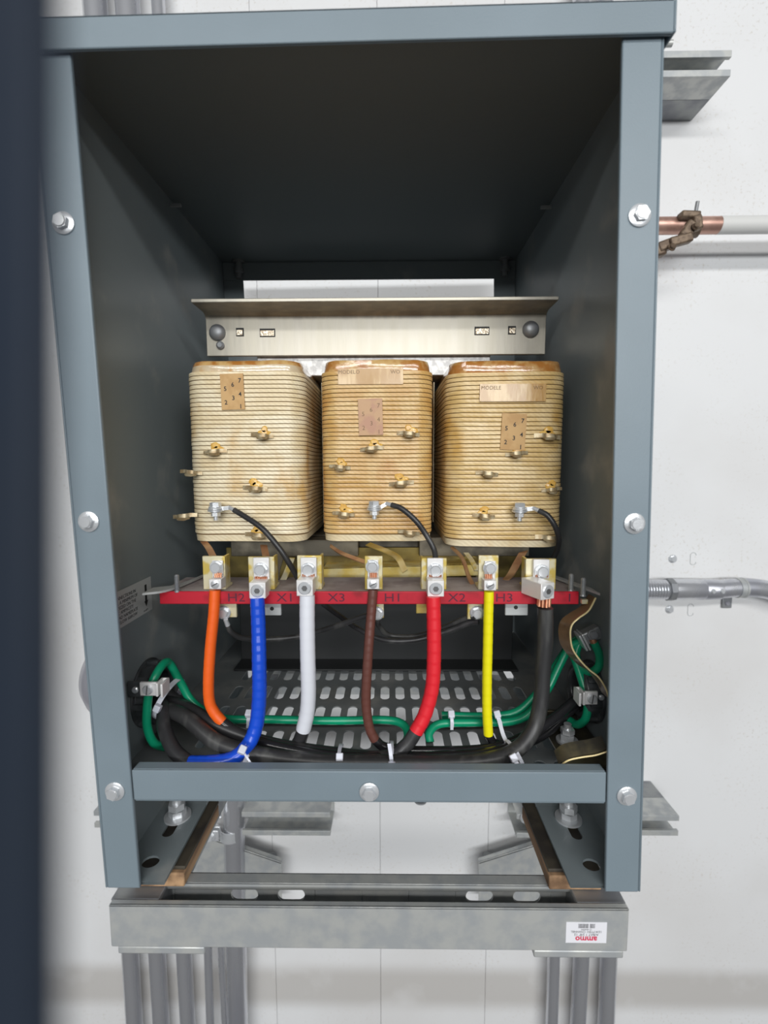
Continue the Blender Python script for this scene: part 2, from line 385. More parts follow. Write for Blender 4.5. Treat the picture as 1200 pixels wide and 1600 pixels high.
# base plates with slot + hole rings (real openings)
for s in (-1, 1):
    bp = MB()
    hx = s*.224; ho = [(hx+ s*0 + .009*cos(t*pi/12), .027+.0075*sin(t*pi/12)) for t in range(24)]
    def cell(cx, cy, hw, hh, rim, T0, T1):
        n = len(rim); out = []
        for k_ in range(n):
            t_ = k_*2*pi/n; m_ = max(abs(cos(t_)), abs(sin(t_))); out.append((cx+cos(t_)/m_*hw, cy+sin(t_)/m_*hh))
        for zz in (T0, T1):
            bp.add([(a,b,zz) for a,b in rim]+[(a,b,zz) for a,b in out], [((i,(i+1)%n,n+(i+1)%n,n+i)) for i in range(n)])
        bp.add([(a,b,T0) for a,b in rim]+[(a,b,T1) for a,b in rim], [((i,(i+1)%n,n+(i+1)%n,n+i)) for i in range(n)])
    xo, xi = (s*.2480, -.1980 if s < 0 else .1885); cxm = (xo+xi)/2; hw = abs(xo-xi)/2
    cell(cxm, .026, hw, .024, [(cxm+.0085*cos(t*pi/12), .026+.0075*sin(t*pi/12)) for t in range(24)], .0025, 0)
    cell(cxm, .080, hw, .030, [(cxm+.006*cos(t*pi/12), .078+(.014 if sin(t*pi/12)>0 else -.014)+.006*sin(t*pi/12)) for t in range(24)], .0025, 0)
    a, b = sorted((xo, xi)); bp.box(a, b, .110, D, 0, .0025)
    E(bp, 'base_plate', 'paint_in', bevel=.0004)
    hb = MB(); T = Matrix.Translation((cxm, .088, .0025))
    hb.lathe([(.0145,0),(.0145,.0022),(.0085,.003)], T, 28); hb.prism(hexpoly(.0095,.4), .003, .0095, T); hb.prism(hexpoly(.0095,.8), .0105, .0175, T); hb.lathe([(.0052,.017),(.0052,.028),(.004,.029)], T, 18)
    E(hb, 'anchor_bolt', 'zinc')
# flange bolts
FB = [(100,349),(139,815),(180,1236),(999,337),(991,818),(979,1243),(577,1237)]
for (u, v) in FB:
    p = at(u, v, -.0022)
    mb = hexbolt(MB(), p, (0,-1,0), .0060, washer=1.5, rot=random.random())
    mb.build('hex_screw', 'zinc', enc)
# corner screws hanging at the back of the ceiling
for (u, v) in ((372,408),(790,402)):
    p = at(u, v-13, .425); p.z = .742
    mb = MB(); T = frame(p, (0,0,-1)); mb.lathe([(.010,0),(.010,.002),(.0055,.003),(.0055,.012),(.008,.0125),(.008,.019),(.005,.0205),(.005,.028)], T, 20)
    mb.build('ceiling_screw', 'galv_dk', enc)
for p in (Vector((-.2475-.009,.235,.735)), Vector((.2475-.009,.248,.735))):
    s = -1 if p.x < 0 else 1
    MB().box(min(p.x,p.x-s*.014), max(p.x,p.x-s*.014), p.y-.002, p.y+.002, p.z-.003, p.z).build('wall_tab', 'galv', enc)
MB().lathe([(.006,0),(.006,.0015),(.004,.003)], frame(at(657,1249,.006), (0,0,-1)), 16).build('rail_plug', 'galv_dk', enc)
# warning label on the left inner wall
def plane_T(o, xdir, zn):      # local X along xdir, local Z along zn
    x = Vector(xdir).normalized(); z = Vector(zn).normalized(); y = z.cross(x)
    return Matrix(((x.x,y.x,z.x,o[0]),(x.y,y.y,z.y,o[1]),(x.z,y.z,z.z,o[2]),(0,0,0,1)))
T = plane_T(lean(Vector((-.2476,.066,.2555))), (0,1,0), (1,0,0))
wl = MB().box(-.048,.048,-.0195,.0185, 0, .0004, 0, T)
lines = ['FIELD CONNECTIONS IN','RATED FOR A MINIMUM OF','75C AND SIZED ON THE','60C 75C AMPACITY','OF THE LOAD NAMEPLATE','SHOWN BELOW ARROW']
for i, t in enumerate(lines):
    wl.text(t, .0050, T @ Matrix.Translation((-.013,.0108-i*.0050,.0005)), 1, ext=.00005)
wl.prism([(.0335,.012),(.0375,.012),(.0375,-.006),(.0395,-.006),(.0355,-.0125),(.0315,-.006),(.0335,-.006)], .0004, .0006, T, 1)
wl.text('LA-0071', .0028, T @ Matrix.Translation((.034,-.0165,.0005)), 1, ext=.00005)
wl.build('warning_label', ['label_grey','ink'], enc)

# ------------------------------------------------------------------ transformer core and coils
core = empty('transformer_core', at(600,870,.24))
tag(core, 'dry-type transformer with three tape-wound coils under a steel clamp angle, inside the enclosure', 'transformer')
def CB(mb, name, m, **k): return mb.build(name, m, core, **k)
# top clamp angle
pl, pr_ = at(298,467,.18), at(872,467,.18)
xl, xr = pl.x, pr_.x; zt = .599
an = MB()
yb = .226
zlo = .5415
prof = [(.180,zt),(.180,zt-.0045),(.218,zt-.0045),(.2235,zt-.0075),(.2255,zt-.013),(.2255,zlo),(.2300,zlo),(.2300,zt-.010),(.2275,zt-.0035),(.222,zt)]
Tm = Matrix(((0,0,1,0),(1,0,0,0),(0,1,0,0),(0,0,0,1)))
an.prism(prof, xl, xr+.001, Tm)
CB(an, 'top_clamp_angle', 'bracket', bevel=.0008)
for (u, v) in ((340,520),(829,515)):
    p = at(u, v, .2255); CB(MB().lathe([(.0108,0),(.0106,.002),(.0090,.0050),(.006,.0072),(.002,.0080)], frame(p,(0,-1,0)), 28), 'dome_bolt', 'galv_dk')
p = at(345,540,.2255); CB(MB().lathe([(.0052,0),(.0052,.003),(.003,.005)], frame(p,(0,-1,0)), 20), 'rivet', 'galv_dk')
for (u, v, wd) in ((375,519,.010),(418,520,.020),(753,517,.019),(800,516,.010)):
    p = at(u, v, .2252); fr = MB(); hh = .0052
    fr.box(p.x-wd/2, p.x+wd/2, .2247, .2256, p.z-hh, p.z+hh, 0)
    o_ = fr
    fr.box(p.x-wd/2+.0012, p.x+wd/2-.0012, .2236, .2248, p.z-hh+.001, p.z+hh*.5, 1)
    CB(fr, 'slot_insert', ['ink','insert'])
# yokes
a = at(440,552,.236); CB(MB().box(-.150,.160,.236,.330,.5175,.590), 'top_yoke', 'core', bevel=.001)
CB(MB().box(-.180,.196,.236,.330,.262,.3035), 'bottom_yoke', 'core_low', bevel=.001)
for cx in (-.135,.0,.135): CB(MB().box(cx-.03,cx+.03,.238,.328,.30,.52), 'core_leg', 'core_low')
# lower clamp channel, yellow plated
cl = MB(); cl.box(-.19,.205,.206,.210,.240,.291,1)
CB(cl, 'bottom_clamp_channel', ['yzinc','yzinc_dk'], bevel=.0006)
lf = MB(); T = Matrix.Rotation(radians(-1.6),4,'Y'); lf.box(-.050,.150,.176,.208,.2695,.2720,0,T); lf.box(-.050,.150,.176,.179,.2560,.2720,0,T)
CB(lf, 'clamp_lip', 'yzinc', bevel=.0008)
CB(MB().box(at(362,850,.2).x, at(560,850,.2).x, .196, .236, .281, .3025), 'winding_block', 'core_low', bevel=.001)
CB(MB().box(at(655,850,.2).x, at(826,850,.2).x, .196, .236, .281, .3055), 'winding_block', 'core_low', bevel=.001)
for cx in (-.135,.145): CB(MB().box(cx-.006,cx+.006,.200,.206,.245,.262), 'spacer_block', 'tplate', bevel=.0008)
ft = MB().box(-.205,.215,.30,.304,.098,.262); ft.box(-.205,.215,.262,.304,.0965,.0995)
CB(ft, 'mounting_foot', 'darksteel', bevel=.001)

def rrect(hw, hd, r, nc=9, ns=7):
    """rounded rectangle, counter-clockwise, starting mid front"""
    pts = []
    corners = [(hw-r,-hd+r,-pi/2),(hw-r,hd-r,0),(-hw+r,hd-r,pi/2),(-hw+r,-hd+r,pi)]
    for i,(cx,cy,a0) in enumerate(corners):
        for k in range(nc+1): t = a0+pi/2*k/nc; pts.append((cx+r*cos(t), cy+r*sin(t), cos(t), sin(t)))
        nx = corners[(i+1)%4]; e = (nx[0]+r*cos(nx[2]), nx[1]+r*sin(nx[2])); s0 = pts[-1]
        for k in range(1, ns):
            t = k/ns; a_ = a0+pi/2; pts.append((s0[0]+(e[0]-s0[0])*t, s0[1]+(e[1]-s0[1])*t, cos(a_), sin(a_)))
    return pts
def coil(cx, hw, cy, hd, z0, z1, turns, m, capm, seed, r=.024, dz=0., skew=0.):
    mb = MB(); base = rrect(hw, hd, r); n = len(base); p = (z1-z0)/turns
    rows = []
    rng = random.Random(seed)
    def ring(z, off, k, mi):
        rows.append(([Vector((cx+x+nx*(off+.0006*noise.noise(Vector((x*14+seed, y*14, k*.7)))),
                       cy+y+ny*(off+.0006*noise.noise(Vector((x*14+seed, y*14+5, k*.7)))),
                       z+.0011*noise.noise(Vector((x*11+seed*3, y*11, z*30)))+skew*x)) for x,y,nx,ny in base], mi))
    ring(z0-.009, -.004, 0, 0); ring(z0-.0085, -.0018, 0, 2); ring(z0-.001, -.0012, 0, 2)
    for t in range(turns):
        zb = z0+t*p; b_ = rng.uniform(-.0003,.0003)
        ring(zb+p*.05, -.0008, t, 1); ring(zb+p*.12, b_*.5-.0001, t, 1); ring(zb+p*.22, b_*.5+.0001, t, 0); ring(zb+p*.84, b_*.5+.0001, t, 0); ring(zb+p*.96, b_*.5-.0001, t, 0); 
    ring(z1+.0002, -.0016, turns, 1)
    o = len(mb.v)
    for rr, _ in rows: mb.v += rr
    for i in range(len(rows)-1):
        for k in range(n):
            mb.f.append([o+i*n+k, o+i*n+(k+1)%n, o+(i+1)*n+(k+1)%n, o+(i+1)*n+k]); mb.m.append(rows[i+1][1])
    mb.f.append(list(range(o+n-1, o-1, -1))); mb.m.append(0); q = o+(len(rows)-1)*n; mb.f.append(list(range(q, q+n))); mb.m.append(0)
    ob = mb.build('coil_winding', [m,'groove','coil_pale'], core, angle=22)
    # varnished end tape above the last turn
    c = MB(); rws = []
    for z_, off in ((z1-.0005,-.0035),(z1+.002,-.0028),(z1+.008,-.0040),(z1+.0125,-.0052),(z1+.0135,-.008)):
        rws.append([Vector((cx+x+nx*(off+.0012*noise.noise(Vector((x*60+seed,y*60,z_*90)))), cy+y+ny*(off+.0012*noise.noise(Vector((x*60,y*60+seed,z_*90)))), z_+.0012*noise.noise(Vector((x*40+seed,y*40,0)))+skew*x)) for x,y,nx,ny in base])
    o = 0
    for rr in rws: c.v += rr
    for i in range(len(rws)-1):
        for k in range(n): c.f.append([i*n+k, i*n+(k+1)%n, (i+1)*n+(k+1)%n, (i+1)*n+k]); c.m.append(1 if i >= 2 else 0)
    c.f.append(list(range(n-1,-1,-1))); c.m.append(0); q = (len(rws)-1)*n; c.f.append(list(range(q,q+n))); c.m.append(1)
    c.build('end_tape', [capm,'varnish'], ob, angle=60)
    return ob
CY, HD = .225, .095
YF = CY-HD
cL = coil(-.1385, .0680, CY, HD, .3195, .5035, 38, P['coil_pale'], 'varnish_pale', 1)
cM = coil(.0118, .0640, CY, HD, .3195, .5035, 38, P['coil_tan'], 'varnish', 2, r=.022)
cR = coil(.1590, .0680, CY, HD, .3130, .5015, 38, P['coil_mid'], 'varnish', 3)
cL['label'] = 'left coil, palest cream tape'; cM['label'] = 'middle coil, darkest amber tape'; cR['label'] = 'right coil, honey coloured tape'
for cc, x in ((cL,-.0655),(cR,.0865)):
    s = 1 if x < 0 else -1
    MB().ribbon(crv([(x, .245, .415),(x+s*.0008,.265,.415),(x+s*.0008,.29,.415),(x,.315,.415)],6), (0,0,.19), .0008).build('insulation_sheet', 'coil_pale', cc)

# taps: little folded metal ears with a resin drip
def tap(parent, u, v, sc=1., flip=1, drip=True, big=False):
    p = at(u, v, YF-.0012); mb = MB(); s = .0090*sc
    pts = [p+Vector((-1.5*s*flip,.0005,.001)), p+Vector((-.7*s*flip,-.002,.0012)), p+Vector((-.35*s*flip,-.0055,.0008)), p+Vector((.35*s*flip,-.006,.0002)), p+Vector((.7*s*flip,-.002,-.0008)), p+Vector((1.3*s*flip,.0005,-.0012))]
    mb.ribbon(crv(pts,5), (0,.0006,.0040*sc), .0011)
    q = [p+Vector((-.65*s,-.001,-.0018)), p+Vector((-.5*s,-.0075,-.0026)), p+Vector((.35*s,-.0082,-.0030)), p+Vector((.7*s,-.001,-.0022))]
    mb.ribbon(crv(q,5), (0,.003,.0010), .0022)
    mb.build('tap_lug', 'tap', parent)
    if drip:
        d = MB(); rng = random.Random(int(u*7+v))
        for k in range(2):
            c_ = p+Vector((rng.uniform(-.3,.5)*s, .0003, .0035+k*.0035)); sx, sz = rng.uniform(.005,.0075)*(1-k*.3)*sc, rng.uniform(.0035,.005)*sc
            n_ = 22; ph = rng.random()*9; rad = [1+.35*noise.noise(Vector((2*cos(2*pi*q/n_)+ph, 2*sin(2*pi*q/n_), k*3.))) for q in range(n_)]
            rim = [c_+Vector((sx*rad[q]*cos(2*pi*q/n_), .0004, sz*rad[q]*sin(2*pi*q/n_))) for q in range(n_)]
            mid = [c_+Vector((.7*sx*rad[q]*cos(2*pi*q/n_), -.0006, .7*sz*rad[q]*sin(2*pi*q/n_))) for q in range(n_)]
            d.add(rim+mid, [(q,(q+1)%n_,n_+(q+1)%n_,n_+q) for q in range(n_)]+[tuple(range(n_,2*n_))])
        d.build('resin_drip', 'drip', parent)
for (u,v,s,f,d) in ((411,681,1,1,True),(335,706,1.05,-1,True),(300,738,1,1,False),(400,763,1.1,1,True),(288,806,1.1,-1,False),(405,836,1.2,1,True)): tap(cL,u,v,s,f,d)
for (u,v,s,f,d) in ((639,678,1,1,True),(580,701,1.05,-1,True),(532,730,.95,1,True),(626,755,1.1,-1,True),(538,803,1,1,True),(640,832,1,1,False)): tap(cM,u,v,s,f,d)
for (u,v,s,f,d) in ((857,682,1.2,1,True),(806,709,1,-1,True),(762,740,1,1,False),(861,765,.9,-1,True),(757,806,1,1,True),(858,840,1.2,1,False)): tap(cR,u,v,s,f,d)
# paper stickers
def number_label(parent, u0, v0, u1, v1, m, faint=False, shear=0.):
    y = YF-.0019; p = at((u0+u1)/2, (v0+v1)/2, y); A, B = at(u0, v0, y), at(u1, v1, y)
    w_, h_ = abs(B.x-A.x), abs(A.z-B.z)
    T = front_at(p, radians(1.5 if not shear else shear))
    mb = MB().box(-w_/2, w_/2, -h_/2, h_/2, -.0012, 0, 0, T)
    for ch, fx, fy in (('7',.34,.30),('6',.03,.19),('5',-.30,.08),('4',.33,-.08),('3',.03,-.18),('2',-.30,-.30),('1',.33,-.42)):
        mb.text(ch, .0068, T @ Matrix.Translation((fx*w_, fy*h_, .0001)), 1, ext=.00006, bold=.00012 if not faint else 0.)
    mb.build('number_label', [m, 'ink' if not faint else 'groove'], parent)
number_label(cL, 344, 584, 382, 640, 'kraft')
number_label(cM, 560, 623, 598, 680, 'kraft_pink', True)
number_label(cR, 784, 646, 821, 703, 'kraft', shear=-2.5)
def model_label(parent, u0, v0, u1, v1, a, b):
    y = YF-.0020; p = at((u0+u1)/2, (v0+v1)/2, y); A, B = at(u0, v0, y), at(u1, v1, y); w_, h_ = abs(B.x-A.x), abs(A.z-B.z)
    T = front_at(p); mb = MB().box(-w_/2, w_/2, -h_/2, h_/2, -.0014, 0, 0, T)
    mb.text(a, .0058, T @ Matrix.Translation((-w_*.33, h_*.27, .0001)), 1, ext=.00006); mb.text(b, .0058, T @ Matrix.Translation((w_*.38, h_*.27, .0001)), 1, ext=.00006)
    mb.build('model_label', ['amber_label','groove'], parent, bevel=.0003)
model_label(cM, 528, 576, 630, 600, 'MODELO', 'WO')
model_label(cR, 750, 600, 853, 627, 'MODELE', 'WO')

# flat leads between coils and terminals
def lead(pts, wv, m='copper_old', th=.0016, name='winding_lead'):
    CB(MB().ribbon(crv([at(*q[:2], q[2]) for q in pts], 6), wv, th), name, m)
lead([(318,846,.14),(327,858,.125),(338,880,.10)], (.008,0,.001))
lead([(412,852,.15),(416,872,.13),(416,885,.11),(416,905,.10)], (.0085,0,0))
lead([(516,853,.15),(535,865,.13),(572,879,.10)], (.0,.006,.003))
lead([(575,850,.16),(605,862,.15),(622,872,.13),(633,893,.11)], (.006,.003,.003), 'yzinc')
lead([(706,855,.15),(722,872,.13),(732,900,.11),(742,918,.10),(752,921,.095)], (.004,.004,.0), 'copper_old')
lead([(728,864,.15),(737,876,.14),(745,892,.13)], (.006,0,.0), 'tplate')
lead([(818,862,.15),(808,880,.14),(798,898,.13),(788,908,.12)], (.011,0,.003), 'copper_old')
lead([(440,862,.15),(432,890,.13),(430,905,.12)], (.009,0,0), 'core_low')
lead([(456,872,.14),(450,890,.13),(440,912,.12)], (.007,0,0), 'tplate')

# ------------------------------------------------------------------ terminal board
tb = empty('terminal_board', at(600,935,.10))
tag(tb, 'horizontal terminal board with a red front edge and seven terminals, below the coils', 'terminal board')
bl, brt = at(250,935,.07).x, at(904,935,.07).x
bd = MB().box(bl, brt, .0712, .135, .2555, .2680, 0)
bd.build('board', ['board'], tb, bevel=.0006)
re = MB().box(bl, brt, .0690, .0712, .2550, .2685)
re.build('red_edge', 'redpaint', tb, bevel=.0008)
mk = MB()
for t, u in (('H2',369),('X1',446),('X3',526),('H1',614),('X2',714),('H3',788),('I',890)):
    p = at(u, 935, .0688); mk.text(t, .0125, front_at(Vector((p.x,.0689,.2617))) @ Matrix.Scale(1.25,4,(1,0,0)), 0, ext=.0001)
mk.build('marker_writing', 'ink_faint', tb)
# support straps at both ends
for pts, studs in ((((231,926,.062),(275,920,.080),(330,896,.150)), ((277,919),)), (((930,926,.062),(905,918,.085),(842,892,.155)), ((892,918),(911,925)))):
    c = [at(*q[:2], q[2]) for q in pts]
    for k in c: k.z = .2705
    st = MB().ribbon(crv(c,5), (0,.022,0), .0022); st.build('support_strap', 'galv', tb)
    for (u, v) in studs:
        p = at(u, v, z=.2716); sb = MB(); prof = [(.0030,-.004)]
        for k in range(14): prof += [(.0022,-.002+k*.0011),(.0027,-.0015+k*.0011)]
        sb.lathe(prof+[(.0015,.0145)], Matrix.Translation(p), 12); sb.build('threaded_stud', 'galv_dk', tb)
p = at(912,939,.066); MB().box(p.x-.003,p.x+.003,.063,.067,p.z-.0022,p.z+.0022).build('stud_nut', 'tplate', tb)
# terminal plates above, tabs below
PL = [(318,868,355,920,-1),(389,869,431,921,1),(465,867,504,918,1),(570,868,598,921,0),(658,871,697,919,1),(747,867,777,918,0),(820,872,866,917,1)]
for (u0,v0,u1,v1,k) in PL:
    A, B = at(u0,v0,.082), at(u1,v1,.082); mb = MB()
    mb.box(A.x, B.x, .078, .0815, .2682, A.z); mb.box(A.x, B.x, .0815, .100, .2682, .2712); 
    sx = (B.x-.0025, B.x) if (A.x+B.x)/2 < .03 else (A.x, A.x+.0025)
    if k: mb.box(sx[0], sx[1], .0815, .094, .2712, A.z)
    mb.build('terminal_plate', 'tplate', tb, bevel=.0007)
TABS = [(338,944,371,964,True,(350,957)),(414,944,440,961,False,(425,951)),(575,944,600,965,True,(589,958)),(650,944,672,958,False,None),(730,944,754,967,True,(745,957)),(789,944,824,961,False,(806,949))]
for (u0,v0,u1,v1,bolt,h) in TABS:
    A, B = at(u0,v0,.084), at(u1,v1,.084); mb = MB().box(A.x,B.x,.082,.086,B.z,.2553); 
    o = mb.build('lower_terminal_tab', 'tplate' if bolt else 'yzinc' if u0==650 else 'label_grey', tb, bevel=.0009)
    if h:
        p = at(h[0],h[1],.0818)
        if bolt: hexbolt(MB(), p, (0,-1,0), .0056, washer=1.35).build('terminal_bolt', 'zinc', tb)
        else: MB().lathe([(.0021,0),(.0021,.0003)], frame(p,(0,-1,0)), 14).build('screw_hole', 'ink', tb)

# ------------------------------------------------------------------ cables
ZF = .095
def path(pts, r, n=9, floor=True):
    out = []
    for q in pts:
        p = at(q[0], q[1], q[2]) if len(q) == 3 else Vector(q[3])
        if floor and p.z < ZF+r+.0003 and -.03 < p.y < .44 and abs(p.x) < .25: p.z = ZF+r+.0003
        out.append(p)
    return crv(out, n)
def wrap_radii(pts, r, period=.011, step=.045):
    """overlapping spiral wraps of tape: the radius steps at each turn"""
    s = 0; out = []
    for i, p in enumerate(pts):
        if i: s += (p-pts[i-1]).length
        out.append(r*(1+step*((s % period)/period-.5)))
    return out
def resample(pts, d=.0014):
    out = [pts[0]]; acc = 0
    for a, b in zip(pts, pts[1:]):
        L_ = (b-a).length
        if L_ < 1e-9: continue
        t = d-acc
        while t < L_: out.append(a+(b-a)*(t/L_)); t += d
        acc = (acc+L_) % d if t-d <= L_ else acc
        acc = L_-(t-d)
    out.append(pts[-1]); return out
def large_lug(root, ut, vt, ub, vb):
    rot = radians(-24) if ut > 800 else 0; yb_ = .0450 if rot else .0545; p = at(ut, vt, .0735); q = at(ub, vb, yb_)
    Q = Matrix.Translation((q.x, yb_, q.z)) @ Matrix.Rotation(-rot, 4, 'Z')
    t = MB().box(p.x-.0083,p.x+.0083,.0735,.0779,min(q.z+.006,p.z-.006),p.z+.0112); t.build('lug_tongue','alu',root,bevel=.0006)
    b = MB().box(-.0083,.0083,0,.0745-yb_,-.0082,.0082,0,Q); b.build('lug_barrel','alu',root,bevel=.0006)
    s = MB(); T = Q @ frame((0,-.0001,0),(0,-1,0))
    s.lathe([(.0066,0),(.0066,.0006),(.0058,.0012),(.0030,.0012)], T, 28, 0, caps=False); s.lathe([(.0046,.0008),(.0046,.0009)], T, 24, 0); s.prism(hexpoly(.0030), .0009, .00135, T, 1)
    s.build('set_screw', ['zinc','alu_dk'], root)
    hexbolt(MB(), (p.x,.0734,p.z-.001), (0,-1,0), .0066, washer=1.12, h=.6, rot=random.random()).build('terminal_bolt','zinc',root)
    c = MB(); 
    for k in range(6): c.cyl((p.x-.0055+k*.0022,.0715,q.z+.0078),(p.x-.0055+k*.0022,.0715,q.z+.0105),.0011,8)
    c.build('copper_strands','copper',root)
    return q
def small_lug(root, ut, vt, ub, vb):
    p = at(ut, vt, .0755); q = at(ub, vb, .0620)
    t = MB().box(p.x-.0052,p.x+.0062,.0755,.0779,q.z,p.z+.007); t.build('lug_tongue','alu',root,bevel=.0005)
    MB().box(q.x-.0062,q.x+.0062,.0620,.0765,q.z-.0052,q.z+.0052).build('lug_barrel','alu',root,bevel=.0006)
    s = MB(); T = frame((q.x,.0619,q.z),(0,-1,0)); s.lathe([(.0042,0),(.0042,.0008),(.0034,.0013)], T, 22); s.box(-.0036,.0036,-.0006,.0006,.0011,.0015,1,T @ Matrix.Rotation(.5,4,'Z')); s.build('set_screw',['zinc','alu_dk'],root)
    hexbolt(MB(), (p.x,.0754,p.z), (0,-1,0), .0062, washer=1.1, h=.55, rot=random.random()).build('terminal_bolt','zinc',root)
    c = MB()
    for k in range(4): c.cyl((q.x-.003+k*.002,.0705,q.z+.005),(q.x-.003+k*.002,.0720,q.z+.0095),.0011,8)
    c.build('copper_strands','copper',root)
    return q
HL = (0,0,0,(-.2440,.092,.146)); HR = (0,0,0,(.2480,.094,.146))
def power_cable(label, kind, colr, r, lug, top, rest, rb=None, mb_='black', period=.011, group=None, step=.045, ragged=False):
    root = empty('power_cable', at(top[0][0], top[0][1], top[0][2]))
    tag(root, label, 'cable', group)
    (large_lug if kind == 'L' else small_lug)(root, *lug)
    if colr:
        pts = resample(path(top, r)); MB().tube(pts, wrap_radii(pts, r, period, step), 18).build('colour_tape', colr, root, angle=60)
        join = [top[-1]]
    else: join = []
    rb = rb or r*.88
    if colr:
        pts = path([top[-1]]+rest, rb)
    else: pts = path(top+rest, rb)
    MB().tube(pts, rb, 18).build('insulation', mb_, root, angle=60)
    return root
power_cable('orange taped cable, first from the left, dropping from the leftmost terminal to the floor', 'S', 'orange', .0056, (339,886,336,913),
    [(336,922,.068),(334,960,.066),(329,1010,.064),(326,1060,.062),(327,1094,.062),(334,1112,.062),(347,1128,.062)],
    [(375,1146,.058),(430,1166,.048),(540,1182,.040),(680,1182,.044),(790,1170,.050),(860,1126,.072),(902,1092,.086),HR], rb=.0052, mb_='black_gl', step=.02)
power_cable('blue taped cable, second from the left, curling left along the floor rail', 'L', 'blue', .0072, (408,888,402,923),
    [(402,934,.056),(404,985,.052),(405,1040,.046),(405,1090,.042),(400,1135,.038),(386,1166,.032),(362,1186,.026),(330,1192,.022),(296,1193,.022)],
    [(272,1172,.032),(256,1135,.05),(254,1104,.068),HL], rb=.0070, period=.009, step=.05)
power_cable('white taped cable, third from the left', 'L', 'white', .0078, (482,888,476,919),
    [(480,930,.060),(480,975,.057),(481,1030,.055),(482,1080,.056),(480,1112,.058),(474,1140,.060)],
    [(466,1160,.060),(452,1174,.052),(420,1176,.050),(370,1152,.060),(320,1122,.072),(278,1096,.088),(0,0,0,(-.244,.104,.156))], rb=.0068, step=.022)
power_cable('brown taped cable with white flecks, hanging from the middle terminal', 'S', 'brown', .0050, (582,885,583,913),
    [(583,921,.068),(580,960,.066),(576,1010,.062),(573,1060,.060),(572,1100,.060),(577,1136,.060),(586,1156,.060)],
    [(604,1168,.060),(660,1176,.060),(770,1168,.062),(846,1136,.076),(896,1100,.090),(0,0,0,(.248,.100,.140))], rb=.0048, mb_='black_gl', period=.008, step=.05)
power_cable('red taped cable, between the brown and the yellow cable', 'L', 'red', .0072, (680,889,681,920),
    [(677,932,.056),(678,980,.054),(678,1030,.052),(675,1076,.050),(664,1116,.048),(650,1143,.046)],
    [(633,1166,.044),(600,1184,.042),(520,1178,.050),(420,1162,.054),(340,1134,.062),(285,1104,.078),(0,0,0,(-.244,.096,.140))], rb=.0070)
power_cable('yellow taped cable, hanging from the sixth terminal', 'S', 'yellow', .0051, (765,887,766,915),
    [(764,924,.068),(763,960,.068),(762,1010,.068),(761,1060,.068),(761,1110,.068),(763,1148,.068)],
    [(774,1162,.068),(806,1168,.070),(850,1148,.082),(894,1108,.096),(0,0,0,(.248,.108,.134))], rb=.0047, mb_='black_gl')
power_cable('thick bare-topped black cable on the rightmost terminal, turned left along the rail', 'L', None, .0080, (846,891,856,924),
    [(852,950,.058),(852,1000,.058),(848,1050,.058),(845,1095,.056),(834,1138,.052),(806,1172,.042),(760,1188,.032)],
    [(680,1192,.028),(600,1192,.028),(500,1190,.028),(410,1180,.032),(340,1160,.040),(286,1118,.060),(0,0,0,(-.244,.086,.136))], rb=.0078, mb_='blackbig')
for o in list(COL.objects):
    if o.get('label','').startswith('thick bare-topped'):
        c = MB(); q = at(850,944,.058); top_ = Vector((at(856,924,.045).x,.062,q.z+.008))
        for k in range(9):
            a = 2*pi*k/9; c.cyl((q.x+.0055*cos(a), .058+.0055*sin(a), q.z-.002), (q.x+.001+.0055*cos(a), .060+.0055*sin(a), q.z+.010), .0017, 8)
        c.build('copper_strands', 'copper', o)

def wire(name, label, pts, r, m, floor=True, group=None, extra=None, cat='wire'):
    pp = path(pts, r, floor=floor); root = empty(name, pp[0]); tag(root, label, cat, group)
    MB().tube(pp, r, 14).build('insulation', m, root, angle=60)
    if extra: extra(root, pp)
    return root
GR = .0044
def bare(root, pp):
    d = (pp[1]-pp[0]).normalized(); MB().cyl(pp[0]+d*.002, pp[0]-d*.004, .0036, 14).build('copper_strands','copper',root)
wire('ground_wire', 'green ground wire passing through the left clamp and running right along the perforated floor',
    [(257,1167,.060),(240,1160,.052),(230,1135,.050),(230,1105,.050),(234,1078,.052),(245,1052,.060),(257,1036,.075),(266,1038,.085),(282,1066,.090),(304,1100,.090),(345,1122,.088),(420,1124,.088),(520,1126,.088),(600,1125,.088),(628,1131,.082),(637,1146,.072),(634,1162,.064)], GR, 'green')
wire('ground_wire', 'lower green ground wire from behind the red cable to the upper right connector',
    [(672,1160,.066),(671,1145,.072),(688,1131,.080),(740,1129,.084),(800,1127,.086),(830,1112,.088),(856,1076,.092),(874,1040,.098),(890,1012,.102),(912,1000,.098)], GR, 'green')
wire('ground_wire', 'upper green ground wire along the floor, bending up at the right wall',
    [(690,1118,.098),(760,1119,.098),(805,1113,.098),(835,1088,.100),(862,1050,.106),(888,1012,.110),(908,994,.106)], GR, 'green')
wire('ground_wire', 'short green ground wire through the lower right clamp',
    [(886,1006,.106),(898,1030,.096),(907,1056,.086),(914,1080,.078),(918,1105,.074),(914,1124,.074),(902,1132,.080),(890,1126,.090)], GR, 'green')
wire('ground_wire', 'green ground wire looping under the upper right connector',
    [(928,1004,.080),(936,1022,.078),(936,1040,.078),(924,1050,.082),(908,1044,.090),(900,1022,.098),(906,1002,.100)], GR, 'green', floor=False, extra=bare)
